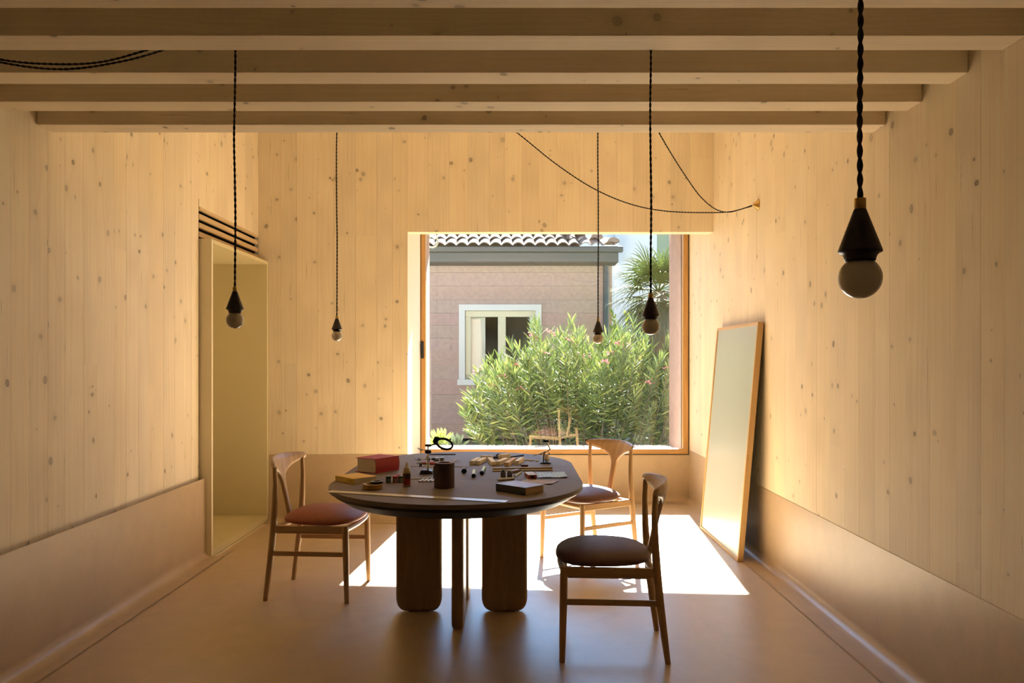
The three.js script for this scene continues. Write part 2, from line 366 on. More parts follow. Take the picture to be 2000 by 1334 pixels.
{ // the deep outer surround of the window
  const w = structure('trim_1', 'rendered outer surround of the window', 'window surround');
  mesh('fin', span(WX0 - 0.25, WX0 + 0.036, 0, 2.66, DW + 0.05, 7.93, 1, 0.8, 0.8), pinkStucco, w);
  mesh('fin', span(WX1 - 0.036, WX1 + 0.3, 0, 2.66, DW + 0.05, 8.2, 1, 0.8, 0.8), pinkStucco, w);
  mesh('sill', span(WX0 + 0.036, WX1 - 0.036, 0.34, WY0 + 0.004, DW + 0.042, 8.20, 0, 0.8, 0.8), mat('stone sill', [0.30, 0.27, 0.24], 0.8, 0, { map: stuccoMap }), w);
  // unseen bay roof, added; front edge skewed to set where the sun patch ends
  mesh('unseen_bay_roof', roofGeo(), plaster, w);
  function roofGeo() {
    const q = new THREE.BoxGeometry(4.8, 0.16, 1), p = q.attributes.position;
    for (let i = 0; i < p.count; i++) { const x = p.getX(i), far = p.getZ(i) < 0; p.setZ(i, far ? -(8.25 + (x > 0 ? -0.19 : 0.19)) : -(DW + 0.05)); p.setY(i, 2.655 + 0.08 + p.getY(i)); }
    q.computeVertexNormals(); return q;
  }
}
{ // lined doorway at the far end of the left wall
  const x1 = -2.025, x0 = -2.72, h = 2.135, b = 0.0;
  const w = structure('door_1', 'cream lined doorway recess standing proud of the left wall', 'doorway');
  mesh('door_jamb', span(x0, x1, b, h, DOOR0 + 0.004, DOOR0 + 0.030, 1, 1, 1, 0, 0, 0.0015), laminateEdge, w);
  mesh('door_jamb', span(x0, x1, b, h, DB - 0.030, DB - 0.004, 1, 1, 1, 0, 0, 0.0015), laminate, w);
  mesh('door_head', span(x0, x1, h - 0.026, h, DOOR0 + 0.030, DB - 0.030, 2, 1, 1, 0, 0, 0.0015), laminate, w);
  mesh('threshold', span(x0, x1, b, 0.05, DOOR0 + 0.030, DB - 0.030, 2, 1, 1, 0, 0, 0.0015), laminate, w);
  mesh('back_panel', span(x0 - 0.02, x0, b, h, DOOR0, DB), laminate, w);
}
{ // slatted vent above it
  const slatWood = mat('light larch slat', [0.80, 0.60, 0.36], 0.5, 0, { map: larchMap });
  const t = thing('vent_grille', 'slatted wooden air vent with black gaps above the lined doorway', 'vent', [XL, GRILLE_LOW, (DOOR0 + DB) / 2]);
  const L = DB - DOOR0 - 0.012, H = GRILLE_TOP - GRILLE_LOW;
  mesh('vent_box', [at(gbox(0.01, H, L, 2, 1, 1), -0.13, H / 2, 0), at(gbox(0.10, H, 0.006, 2, 1, 1), -0.078, H / 2, L / 2 - 0.003), at(gbox(0.10, H, 0.006, 2, 1, 1), -0.078, H / 2, -L / 2 + 0.003), at(gbox(0.10, 0.004, L, 2, 1, 1), -0.078, H - 0.002, 0), at(gbox(0.10, 0.004, L, 2, 1, 1), -0.078, 0.002, 0)], gapShade, t);  // black lining paints the darkness between the slats
  for (let i = 0; i < 3; i++) mesh('slat', at(gbox(0.022, 0.034, L, 2, 0.5, 1, i * 0.3, i * 0.2, 0.002), -0.012, 0.006 + 0.017 + i * 0.060, 0), slatWood, t);
  mesh('top_slat', at(gbox(0.026, 0.018, L, 2, 0.5, 1, 0.1, 0.5, 0.002), -0.012, H - 0.010, 0), slatWood, t);
}

// ------------------------------------------------------------------ table
const TX = -0.275, TD = 4.20, TT = 0.73;
function racetrack(hw, straight, k = 48) {
  const p = [];
  for (let i = 0; i <= k; i++) { const a = Math.PI * i / k; p.push([hw * Math.cos(a), straight + hw * Math.sin(a)]); }
  for (let i = 0; i <= k; i++) { const a = Math.PI + Math.PI * i / k; p.push([hw * Math.cos(a), -straight + hw * Math.sin(a)]); }
  return p;
}
function slabGeo(rings, y0cap, y1cap) { // rings: [[hw, straight, y], ...] from the bottom up
  const pos = [], uv = [], idx = [], R = rings.map(([hw, s]) => racetrack(hw, s)), n = R[0].length;
  rings.forEach(([, , y], j) => { for (let i = 0; i <= n; i++) { const [x, z] = R[j][i % n]; pos.push(x, y, z); uv.push(x, z); } });
  for (let j = 0; j < rings.length - 1; j++) for (let i = 0; i < n; i++) { const a = j * (n + 1) + i, b = a + n + 1; idx.push(a, b, a + 1, a + 1, b, b + 1); }
  const body = new THREE.BufferGeometry();
  body.setAttribute('position', new THREE.Float32BufferAttribute(pos, 3)); body.setAttribute('uv', new THREE.Float32BufferAttribute(uv, 2)); body.setIndex(idx);
  const flat = body.toNonIndexed(); flat.computeVertexNormals();
  const cp = [], cu = [];
  for (const [j, up] of [[0, 0], [rings.length - 1, 1]]) { const y = rings[j][2]; for (let i = 0; i < n; i++) { const A = R[j][i], B = R[j][(i + 1) % n]; const tri = up ? [[0, 0], B, A] : [[0, 0], A, B]; for (const [x, z] of tri) { cp.push(x, y, z); cu.push(x, z); } } }
  const cap = new THREE.BufferGeometry(); cap.setAttribute('position', new THREE.Float32BufferAttribute(cp, 3)); cap.setAttribute('uv', new THREE.Float32BufferAttribute(cu, 2)); cap.computeVertexNormals();
  return mergeGeometries([flat, cap]);
}
{
  const t = thing('dining_table', 'oval extending table with grey top on four rounded oak slab legs', 'table', [TX, 0, TD]);
  const topMat = mat('grey brown desk linoleum', [0.195, 0.150, 0.115], 0.64, 0, { map: linoMap, specularIntensity: 0.55 });
  const rimMat = mat('table rim', [0.30, 0.235, 0.175], 0.5);
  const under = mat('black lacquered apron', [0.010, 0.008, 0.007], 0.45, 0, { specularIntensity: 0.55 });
  // the top: two rounded ends and a leaf between them
  const e = 0.246, hw = 0.606, st = 0.345;
  const cut = (z0, z1) => {
    const pts = racetrack(hw, st, 64).filter(([, z]) => z >= z0 - 1e-6 && z <= z1 + 1e-6);
    const s = new THREE.Shape();
    const all = [];
    const rt = racetrack(hw, st, 64);
    rt.forEach(([x, z]) => all.push([x, clamp(z, z0, z1), Math.abs(z - clamp(z, z0, z1))]));
    const wz = (z) => Math.abs(z) <= st ? hw : Math.sqrt(Math.max(0, hw * hw - (Math.abs(z) - st) ** 2));
    const ring = [], K = 40;
    for (let i = 0; i <= K; i++) { const z = lerp(z0, z1, 0.5 - 0.5 * Math.cos(Math.PI * i / K)); ring.push([wz(z), z]); }
    for (let i = K; i >= 0; i--) { const z = lerp(z0, z1, 0.5 - 0.5 * Math.cos(Math.PI * i / K)); ring.push([-wz(z), z]); }
    ring.forEach(([x, z], i) => i ? s.lineTo(x, z) : s.moveTo(x, z));
    const g = new THREE.ExtrudeGeometry(s, { depth: 0.0185, bevelEnabled: true, bevelSize: -0.0005, bevelThickness: 0.0005, bevelOffset: 0.0, bevelSegments: 1 });
    g.rotateX(Math.PI / 2); g.translate(0, TT - 0.0005, 0);
    return g;
  };
  const G = 0.0007;
  for (const [a, b] of [[-st - hw, -e - G], [-e + G, e - G], [e + G, st + hw]]) mesh(a < 0 && b > 0 ? 'table_leaf' : 'table_top', [cut(a, b)], [topMat, rimMat][0], t);
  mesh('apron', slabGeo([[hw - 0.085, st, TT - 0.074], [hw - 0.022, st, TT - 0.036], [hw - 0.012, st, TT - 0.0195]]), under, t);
  // legs: four upright slabs with rounded feet, set as a cross
  const ls = new THREE.Shape(), W = 0.12, R = 0.055, Ht = TT - 0.072;
  ls.moveTo(-W, Ht); ls.lineTo(-W, R * 1.5); ls.bezierCurveTo(-W, R * 0.6, -W + R * 0.35, 0.004, -W + R * 1.1, 0.004); ls.lineTo(W - R * 1.1, 0.004); ls.bezierCurveTo(W - R * 0.35, 0.004, W, R * 0.6, W, R * 1.5); ls.lineTo(W, Ht); ls.closePath();
  const lg = new THREE.ExtrudeGeometry(ls, { depth: 0.022, bevelEnabled: true, bevelSize: 0.016, bevelOffset: -0.016, bevelThickness: 0.018, bevelSegments: 5, curveSegments: 12 });
  lg.translate(0, 0, -0.011); metricUV(lg, 1, 0.5, 1);
  for (const [x, z, r] of [[-0.225, 0, 0], [0.225, 0, 0], [0, 0.225, Math.PI / 2], [0, -0.225, Math.PI / 2]]) {
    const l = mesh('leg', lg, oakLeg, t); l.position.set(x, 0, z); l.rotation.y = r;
    const f = mesh('foot_pad', new THREE.BoxGeometry(0.11, 0.006, 0.02), blackMetal, l); f.position.y = 0.003;
  }
}

// ------------------------------------------------------------------ chairs (front is local +z)
function cushionGeo() {
  const NT = 64, prof = [[0, 0.0], [0.55, 0.0], [0.90, 0.002], [0.985, 0.010], [1.0, 0.018], [0.985, 0.027], [0.94, 0.037], [0.85, 0.049], [0.72, 0.060], [0.55, 0.069], [0.35, 0.075], [0.18, 0.078], [0, 0.079]];
  const pos = [], uv = [], idx = [];
  for (const [r, h] of prof) for (let i = 0; i <= NT; i++) {
    const a = i / NT * Math.PI * 2, c = Math.cos(a), s = Math.sin(a), e = 2 / 2.9;
    const z = Math.sign(s) * Math.pow(Math.abs(s), e) * 0.218 + 0.035, w = lerp(0.205, 0.240, clamp((z + 0.18) / 0.36, 0, 1));
    const x = Math.sign(c) * Math.pow(Math.abs(c), e) * w;
    pos.push(x * r, 0.413 + h, 0.035 + (z - 0.035) * r); uv.push(x * r * 3, z * r * 3);
  }
  for (let j = 0; j < prof.length - 1; j++) for (let i = 0; i < NT; i++) { const a = j * (NT + 1) + i, b = a + NT + 1; idx.push(a, a + 1, b, a + 1, b + 1, b); }
  const g = new THREE.BufferGeometry();
  g.setAttribute('position', new THREE.Float32BufferAttribute(pos, 3)); g.setAttribute('uv', new THREE.Float32BufferAttribute(uv, 2)); g.setIndex(idx); g.computeVertexNormals();
  return flipIfInside(g);
}
function flipIfInside(g) { // make the faces point outwards (signed volume)
  const p = g.attributes.position, q = g.index.array, a = V(), b = V(), c = V(); let vol = 0;
  for (let i = 0; i < q.length; i += 3) { a.fromBufferAttribute(p, q[i]); b.fromBufferAttribute(p, q[i + 1]); c.fromBufferAttribute(p, q[i + 2]); vol += a.dot(b.cross(c)); }
  if (vol < 0) { for (let i = 0; i < q.length; i += 3) { const t = q[i]; q[i] = q[i + 1]; q[i + 1] = t; } g.computeVertexNormals(); }
  return g;
}
function backrestGeo() { // top rail and splat in one piece, like a whale's tail
  const prof = [[0.395, 0.026], [0.43, 0.022], [0.50, 0.0195], [0.56, 0.0195], [0.60, 0.021], [0.63, 0.0255], [0.65, 0.034], [0.668, 0.051], [0.684, 0.078], [0.698, 0.112], [0.710, 0.152], [0.719, 0.190], [0.726, 0.220], [0.733, 0.238], [0.743, 0.249], [0.754, 0.250], [0.763, 0.242], [0.769, 0.222], [0.774, 0.180], [0.778, 0.12], [0.780, 0.06], [0.781, 0.0005]];
  const rows = [];
  for (let i = 0; i < prof.length - 1; i++) for (let k = 0; k < 3; k++) rows.push([lerp(prof[i][0], prof[i + 1][0], k / 3), lerp(prof[i][1], prof[i + 1][1], k / 3)]);
  rows.push(prof[prof.length - 1]);
  const NU = 28, pos = [], uv = [], idx = [], w = 2 * NU + 1;
  rows.forEach(([y, W]) => {
    for (let i = 0; i <= 2 * NU; i++) {
      const u = i <= NU ? -1 + 2 * i / NU : 1 - 2 * (i - NU) / NU, side = i <= NU ? 1 : -1, X = u * W;
      const endFade = sstep(0.782 - y, 0, 0.03), low = W > 0.04 ? sstep(y, lowEdge(Math.abs(X)) - 0.001, lowEdge(Math.abs(X)) + 0.028) * 0.5 + 0.5 : 1;
      const th = (0.012 + 0.004 * sstep(y, 0.6, 0.7)) * Math.pow(Math.max(0, 1 - Math.abs(u) ** 5), 0.5) * (0.35 + 0.65 * endFade) * low;
      const zc = lerp(-0.172, -0.243, clamp((y - 0.40) / 0.33, 0, 1.15)), z = zc + 0.062 * (X / 0.225) ** 2;
      pos.push(X, y, z + side * th); uv.push(X * 2, y);
    }
  });
  function lowEdge(ax) { for (let i = 0; i < prof.length - 1; i++) if (ax <= prof[i + 1][1] && prof[i + 1][1] >= prof[i][1]) return prof[i][0]; return 0.70; }
  for (let j = 0; j < rows.length - 1; j++) for (let i = 0; i < 2 * NU; i++) { const a = j * w + i, b = a + w; idx.push(a, a + 1, b, a + 1, b + 1, b); }
  const g = new THREE.BufferGeometry();
  g.setAttribute('position', new THREE.Float32BufferAttribute(pos, 3)); g.setAttribute('uv', new THREE.Float32BufferAttribute(uv, 2)); g.setIndex(idx); g.computeVertexNormals();
  return flipIfInside(g);
}
const chairGeo = {
  cushion: cushionGeo(), back: backrestGeo(),
  front: [-1, 1].map((s) => tube([V(s * 0.222, 0, 0.222), V(s * 0.221, 0.12, 0.219), V(s * 0.219, 0.25, 0.216), V(s * 0.218, 0.36, 0.214), V(s * 0.218, 0.412, 0.214), V(s * 0.218, 0.418, 0.214)], [0.0125, 0.0150, 0.0168, 0.0175, 0.0170, 0.013], 14)),
  rear: [-1, 1].map((s) => tube([V(s * 0.215, 0, -0.238), V(s * 0.216, 0.12, -0.222), V(s * 0.217, 0.26, -0.204), V(s * 0.217, 0.40, -0.190), V(s * 0.216, 0.52, -0.183), V(s * 0.216, 0.64, -0.180), V(s * 0.216, 0.737, -0.184)], [0.0125, 0.0155, 0.0178, 0.0188, 0.0165, 0.0135, 0.012], 14)),
  sideRail: [-1, 1].map((s) => metricUV(at(new RoundedBoxGeometry(0.022, 0.042, 0.40, 2, 0.005), s * 0.214, 0.394, 0.013), 2, 0.5, 1)),
  stretcher: [-1, 1].map((s) => metricUV(at(new RoundedBoxGeometry(0.013, 0.026, 0.424, 2, 0.004), s * 0.2175, 0.262, 0.006), 2, 0.5, 1)),
  frontRail: tube(Array.from({ length: 13 }, (_, i) => { const u = -1 + i / 6; return V(u * 0.212, 0.398, 0.214 + 0.018 * (1 - u * u)); }), 0.014, 10),
  backRail: tube(Array.from({ length: 13 }, (_, i) => { const u = -1 + i / 6; return V(u * 0.212, 0.396, -0.188 + 0.020 * (1 - u * u)); }), 0.015, 10),
};
function chair(label, x, d, turn, seatMat) {
  const t = thing('dining_chair', label, 'chair', [x, 0, d], turn, 'chairs around the table');
  mesh('seat', chairGeo.cushion, seatMat, t).userData.label = 'domed leather seat cushion';
  mesh('backrest', chairGeo.back, oak, t);
  chairGeo.front.forEach((g) => mesh('leg', g, oak, t)); chairGeo.rear.forEach((g) => mesh('leg', g, oak, t));
  chairGeo.sideRail.forEach((g) => mesh('side_rail', g, oak, t)); chairGeo.stretcher.forEach((g) => mesh('stretcher', g, oak, t));
  mesh('front_rail', chairGeo.frontRail, oak, t); mesh('back_rail', chairGeo.backRail, oak, t);
  return t;
}
const leather = (name, c) => mat(name, c, 0.6, 0, { map: leatherMap, specularIntensity: 0.7, bumpMap: leatherMap, bumpScale: 0.0004 });
const facing = (fx, fd) => Math.atan2(fx, -fd);       // turn that points local +z towards (fx, fd) in plan
chair('oak chair with russet seat on the left side of the table', -1.112, 4.571, facing(0.996, -0.085), leather('russet leather', [0.36, 0.10, 0.045]));
chair('oak chair with dark brown seat, nearest the camera, right of the table', 0.446, 3.696, facing(-0.998, 0.064), leather('dark brown leather', [0.135, 0.062, 0.045]));
chair('oak chair with brown seat between the table and the window', 0.493, 5.288, facing(-0.846, -0.534), leather('chestnut leather', [0.185, 0.075, 0.05]));

// ------------------------------------------------------------------ leaning framed panel
{
  const W = 1.06, L = 1.58, lean = Math.atan2(0.135, 1.575);
  const t = thing('leaning_frame', 'tall pale glossy panel in a slim ash frame leaning on the right wall', 'framed panel', [1.463, 0, 5.745], 0);
  t.rotation.z = -lean;
  const T = 0.038, w = 0.02;
  const F = (h, l, y, z, grain) => at(gbox(T, h, l, grain, 0.5, 1, rnd(), rnd(), 0.002), T / 2, y, z);
  mesh('frame_rail', F(w, W, w / 2, 0, 2), paleLarch, t); mesh('frame_rail', F(w, W, L - w / 2, 0, 2), paleLarch, t);
  mesh('frame_stile', F(L - 2 * w, w, L / 2, W / 2 - w / 2, 1), paleLarch, t); mesh('frame_stile', F(L - 2 * w, w, L / 2, -W / 2 + w / 2, 1), paleLarch, t);
  const white = mat('white enamelled panel', [0.44, 0.485, 0.46], 0.30, 0, { clearcoat: 0.25, clearcoatRoughness: 0.2 });
  mesh('panel', at(new THREE.BoxGeometry(0.012, L - 2 * w, W - 2 * w), 0.014, L / 2, 0), white, t);
}

// ------------------------------------------------------------------ pendant lamps
const lampGeo = {
  cap: lathe([[0, 0.145], [0.0075, 0.145], [0.0082, 0.144], [0.0082, 0.130], [0, 0.130]], 24),
  cone: lathe([[0.0080, 0.1295], [0.0085, 0.1290], [0.0302, 0.0695], [0.0300, 0.0670], [0.0262, 0.0655], [0.0232, 0.0625], [0.0216, 0.0585], [0.0210, 0.0545], [0, 0.0545]], 40),
  bulb: lathe(Array.from({ length: 25 }, (_, i) => { const a = -Math.PI / 2 + (Math.PI * 0.80) * i / 24; return [Math.max(0, 0.0302 * Math.cos(a)), 0.0302 + 0.0302 * Math.sin(a)]; }).concat([[0, 0.0545]]), 40),
};
function pendant(label, x, y, d, top, dense) {
  const t = thing('pendant_lamp', label, 'lamp', [x, y, d], 0, 'bare bulb pendant lamps');
  mesh('lamp_cap', lampGeo.cap, brass, t); mesh('lamp_holder', lampGeo.cone, blackCeramic, t);
  const b = mesh('bulb', lampGeo.bulb, opal, t); b.userData.label = 'unlit round opal bulb';
  const H = top - y, wob = (k) => 0.0022 * Math.sin(k * 5 + x * 9);
  const pts = []; for (let k = 0; k <= 8; k++) { const u = k / 8; pts.push(V(wob(k) * Math.sin(u * Math.PI), lerp(0.143, H, u), wob(k + 3) * Math.sin(u * Math.PI))); }
  mesh('cord', twisted(pts, (H - 0.14) / 0.042, Math.round((H - 0.14) / 0.042 * dense), 0.0024), blackCord, t);
  const hk = mesh('ceiling_hook', new THREE.TorusGeometry(0.010, 0.002, 8, 20), brass, t); hk.position.set(0, H - 0.010, 0);
  return t;
}
pendant('bare bulb pendant hanging closest to the camera, at the right', 0.4995, 1.409, 1.15, 2.603, 12);
pendant('bare bulb pendant hanging in front of the lined doorway', -0.974, 1.431, 2.78, 2.603, 8);
pendant('bare bulb pendant hanging before the right part of the window, larger of two', 0.477, 1.409, 2.78, 2.603, 8);
pendant('small distant pendant hanging before the end wall boards', -1.012, 1.430, 4.55, 3.298, 6);
pendant('small distant pendant hanging before the downpipe seen through the window', 0.480, 1.414, 4.55, 3.298, 6);
function swag(label, pts, r = 0.0024) {
  const P = pts.map(([x, y, d]) => V(x, y, -d)), L = new THREE.CatmullRomCurve3(P).getLength();
  const o = mesh('power_cord', twisted(P, L / 0.042, Math.round(L / 0.042 * 6), r), blackCord);
  o.userData = { label, category: 'cord', group: 'twisted black lamp cords' };
}
swag('twisted black cord looping low from the brass rosette to the left distant pendant', [[1.600, 2.358, 5.36], [1.44, 2.31, 5.30], [1.255, 2.292, 5.24], [0.95, 2.292, 5.165], [0.715, 2.328, 5.09], [0.48, 2.415, 5.02], [0.243, 2.553, 4.945], [0.019, 2.712, 4.87], [-0.40, 2.985, 4.72], [-1.005, 3.285, 4.55]]);
swag('twisted black cord climbing steeply from the brass rosette to the right distant pendant', [[1.600, 2.362, 5.355], [1.51, 2.325, 5.29], [1.41, 2.295, 5.24], [1.32, 2.302, 5.19], [1.205, 2.365, 5.12], [1.085, 2.475, 5.02], [0.965, 2.60, 4.91], [0.885, 2.69, 4.83], [0.70, 2.95, 4.70], [0.485, 3.285, 4.555]]);
swag('upper of two twisted black cords sagging below the beams at the left', [[-2.105, 2.52, 2.76], [-1.98, 2.42, 2.76], [-1.794, 2.368, 2.77], [-1.62, 2.351, 2.77], [-1.45, 2.360, 2.78], [-1.30, 2.398, 2.78], [-1.15, 2.45, 2.78], [-0.98, 2.585, 2.775]]);
swag('lower of two twisted black cords sagging below the beams at the left', [[-2.105, 2.51, 2.775], [-1.98, 2.412, 2.775], [-1.794, 2.362, 2.785], [-1.58, 2.340, 2.79], [-1.40, 2.362, 2.79], [-1.26, 2.400, 2.795], [-1.10, 2.46, 2.79], [-0.97, 2.585, 2.785]]);
{
  const t = thing('cord_rosette', 'small brass cone rosette on the right wall where two cords meet', 'rosette', [XR, 2.367, 5.36], 0);
  const g = lathe([[0.0, 0.034], [0.006, 0.034], [0.009, 0.030], [0.036, 0.004], [0.038, 0.0], [0, 0]], 32); g.rotateZ(Math.PI / 2);
  mesh('cone', g, brass, t);
}

// ------------------------------------------------------------------ things on the table
const onTable = (name, label, cat, x, d, turn = 0, group) => thing(name, label, cat, [x, TT, d], turn, group);
const yaw = (dx, dd) => Math.atan2(dd, dx);            // local +x along (dx, dd)
const redCloth = mat('red book cloth', [0.40, 0.020, 0.030], 0.6), yellowCard = mat('yellow card cover', [0.80, 0.50, 0.05], 0.5), greyCard = mat('worn grey cover', [0.42, 0.39, 0.38], 0.5), darkPages = mat('grey stained page edges', [0.075, 0.075, 0.068], 0.8), pagesTan = mat('browned page edges', [0.52, 0.35, 0.19], 0.85);
// a page block with its leaves as fine steps along the fore edge
function pageBlock(l, h, w, parts = 14) { const g = []; for (let i = 0; i < parts; i++) { const k = (hash(i, 5, 77) - 0.5) * 0.0016; g.push(at(new THREE.BoxGeometry(l - 0.001 + k, h / parts * 0.97, w + k), 0, -h / 2 + (i + 0.5) * h / parts, 0)); } return g; }
{ // thick red hardback: spine along local x at +z
  const c = [-0.722 + 0.092 * 0.538 - 0.07 * 0.842, 4.147 + 0.092 * 0.842 + 0.07 * 0.538];
  const t = onTable('thick_book', 'thick red clothbound book lying flat at the left of the table', 'book', c[0], c[1], yaw(0.538, 0.842));
  const L = 0.184, W = 0.142, H = 0.076;
  const bt = mesh('cover_board', at(new RoundedBoxGeometry(L, 0.003, W, 2, 0.0014), 0, H - 0.0015, 0), redCloth, t); mesh('cover_board', at(new RoundedBoxGeometry(L, 0.003, W, 2, 0.0014), 0, 0.0015, 0), redCloth, t);
  const s = new THREE.Shape(); s.moveTo(0, 0); s.quadraticCurveTo(0.013, H / 2, 0, H); s.lineTo(-0.003, H); s.quadraticCurveTo(0.010, H / 2, -0.003, 0); s.closePath();
  const g = new THREE.ExtrudeGeometry(s, { depth: L, bevelEnabled: false, curveSegments: 16 }); g.rotateY(-Math.PI / 2); g.translate(L / 2, 0, W / 2 - 0.002);
  mesh('spine', g, redCloth, t);
  mesh('page_block', pageBlock(L - 0.010, H - 0.006, W - 0.012, 18).map((q) => q.translate(0, H / 2, 0.003)), paper, t);
  mesh('ribbon', at(new THREE.BoxGeometry(0.010, 0.001, 0.005), -L / 2 - 0.002, 0.030, 0.055), redCloth, t);
}
{ // yellow paperback
  const u = [-0.713, 0.701], v = [0.69, 0.72], L = 0.161, W = 0.132, H = 0.026;
  const t = onTable('paperback_book', 'yellow paperback lying at the left edge of the table', 'book', -0.761 + u[0] * L / 2 + v[0] * W / 2, 3.794 + u[1] * L / 2 + v[1] * W / 2, yaw(-u[0], -u[1]));
  mesh('cover', [at(new RoundedBoxGeometry(L, 0.0012, W, 1, 0.0005), 0, H - 0.0006, 0), at(new RoundedBoxGeometry(L, 0.0012, W, 1, 0.0005), 0, 0.0006, 0), at(new RoundedBoxGeometry(L, H, 0.002, 1, 0.0009), 0, H / 2, W / 2)], yellowCard, t);
  mesh('page_block', pageBlock(L - 0.002, H - 0.003, W - 0.003, 10).map((q) => q.translate(0, H / 2, 0)), paper, t);
  const ink = mat('brown print', [0.16, 0.08, 0.02], 0.6);
  mesh('spine_print', [0, 1, 2, 3, 4].map((i) => at(new THREE.BoxGeometry(0.006, 0.0035, 0.0006), 0.030 + i * 0.0085, H / 2, W / 2 + 0.0011)), ink, t);
}
{ // grey paperback at the right front
  const u = [0.729, -0.684], L = 0.18, W = 0.125, H = 0.034;
  const v = [0.684, 0.729];
  const t = onTable('worn_book', 'worn grey paperback with dark edges at the right front of the table', 'book', -0.082 + u[0] * L / 2 + v[0] * W / 2, 3.6 + u[1] * L / 2 + v[1] * W / 2, yaw(...u));
  const cov = tex(256, 256, (x, y, c) => { const n = noise(x * 0.02, y * 0.02, 5), m = noise(x * 0.09, y * 0.09, 6), pink = sstep(noise(x * 0.016, y * 0.02, 9), 0.5, 0.72); c[0] = 0.70 + 0.08 * m + 0.05 * pink; c[1] = 0.69 + 0.06 * n - 0.16 * pink; c[2] = 0.72 + 0.05 * m - 0.14 * pink; });
  const gm = mat('mottled grey cover', [0.62, 0.58, 0.56], 0.42, 0, { map: cov });
  mesh('cover', at(metricUV(new RoundedBoxGeometry(L, 0.0014, W, 1, 0.0006), 0, 0.18, 0.18), 0, H - 0.0007, 0), gm, t);
  mesh('page_block', pageBlock(L - 0.003, H - 0.003, W - 0.004, 9).map((q) => q.translate(0, H / 2 - 0.0008, 0.001)), pagesTan, t);
  mesh('spine', at(new RoundedBoxGeometry(L, H - 0.001, 0.004, 1, 0.0015), 0, H / 2, W / 2 - 0.001), darkPages, t);
}
{ // masking tape with a dark roll on it
  const t = onTable('tape_roll', 'roll of amber masking tape in front of the yellow book', 'tape', -0.650, 3.660);
  mesh('tape', lathe([[0.030, 0.001], [0.0445, 0.001], [0.046, 0.003], [0.046, 0.022], [0.0445, 0.024], [0.030, 0.024], [0.030, 0.001]], 40), mat('amber tape', [0.40, 0.215, 0.045], 0.45), t);
  mesh('core', lathe([[0.028, 0.0], [0.030, 0.0], [0.030, 0.0243], [0.028, 0.0243], [0.028, 0.0]], 32), mat('card core', [0.36, 0.25, 0.15], 0.8), t);
  const b = onTable('insulating_tape', 'small black tape roll lying on the amber tape', 'tape', -0.632, 3.668); b.position.y = TT + 0.0246;
  mesh('tape', lathe([[0.016, 0.0], [0.028, 0.0], [0.029, 0.002], [0.029, 0.008], [0.028, 0.010], [0.016, 0.010], [0.016, 0]], 32), mat('black tape', [0.02, 0.02, 0.022], 0.35), b);
}
{ // paint pots
  const caps = [[0.035, 0.12, 0.055], [0.36, 0.03, 0.03], [0.03, 0.10, 0.06], [0.30, 0.03, 0.03]], word = ['green lid, left end of the row', 'red lid, second from the left', 'green lid, third from the left', 'red lid, behind the glue bottle'];
  [[-0.606, 3.845], [-0.574, 3.850], [-0.545, 3.856], [-0.566, 3.905]].forEach(([x, d], i) => {
    const t = onTable('paint_pot', 'small clear paint pot with ' + word[i], 'paint pot', x, d, 0, 'little paint pots');
    mesh('pot', lathe([[0, 0], [0.0125, 0], [0.0135, 0.002], [0.0135, 0.020], [0.011, 0.023], [0, 0.023]], 20), mat('paint in clear plastic ' + i, caps[i].map((v) => v * 0.5 + 0.16), 0.2, 0, { clearcoat: 1 }), t);
    mesh('lid', lathe([[0, 0.023], [0.0135, 0.023], [0.014, 0.025], [0.014, 0.031], [0.013, 0.032], [0, 0.032]], 20), mat('pot lid ' + i, caps[i], 0.4), t);
  });
}
{ // glue bottle
  const t = onTable('glue_bottle', 'small squeeze bottle of glue with orange label and pale nozzle', 'bottle', -0.503, 3.735);
  mesh('bottle', lathe([[0, 0], [0.0165, 0], [0.0185, 0.003], [0.0185, 0.070], [0.014, 0.078], [0.010, 0.081], [0, 0.081]], 28), mat('clear brown glue', [0.46, 0.30, 0.18], 0.25, 0, { clearcoat: 0.8 }), t);
  const lb = tex(64, 64, (x, y, c) => { const n = noise(x * 0.12, y * 0.14, 4); const o = y < 34 && n > 0.35; c[0] = o ? 0.72 : 0.36; c[1] = o ? 0.20 : 0.22; c[2] = o ? 0.10 : 0.15; });
  mesh('label', lathe([[0.0188, 0.008], [0.0188, 0.062]], 28), mat('orange label', [0.8, 0.75, 0.7], 0.5, 0, { map: lb, side: THREE.DoubleSide }), t);
  mesh('nozzle', lathe([[0, 0.079], [0.013, 0.079], [0.013, 0.088], [0.008, 0.093], [0.0065, 0.104], [0.004, 0.108], [0.003, 0.114], [0, 0.114]], 20), mat('ivory plastic', [0.72, 0.60, 0.42], 0.4), t);
}
{ // dark brown cup
  const t = onTable('leather_cup', 'dark brown leather pencil cup in the middle of the table', 'cup', -0.324, 3.703);
  mesh('cup', lathe([[0, 0], [0.0465, 0], [0.0472, 0.001], [0.0472, 0.113], [0.0462, 0.115], [0.030, 0.115], [0.0285, 0.113], [0.0285, 0.01], [0, 0.01]], 48), mat('brown leather wrap', [0.058, 0.025, 0.015], 0.6, 0, { map: leatherMap }), t);
  mesh('rim', lathe([[0.0300, 0.1151], [0.0455, 0.1151], [0.0455, 0.1165], [0.0300, 0.1165], [0.0300, 0.1151]], 48), mat('tan leather edge', [0.30, 0.155, 0.075], 0.6), t);
  mesh('seam_tab', at(new RoundedBoxGeometry(0.006, 0.055, 0.014, 1, 0.002), -0.048, 0.07, 0), mat('brown leather tab', [0.05, 0.024, 0.017], 0.6), t);
}
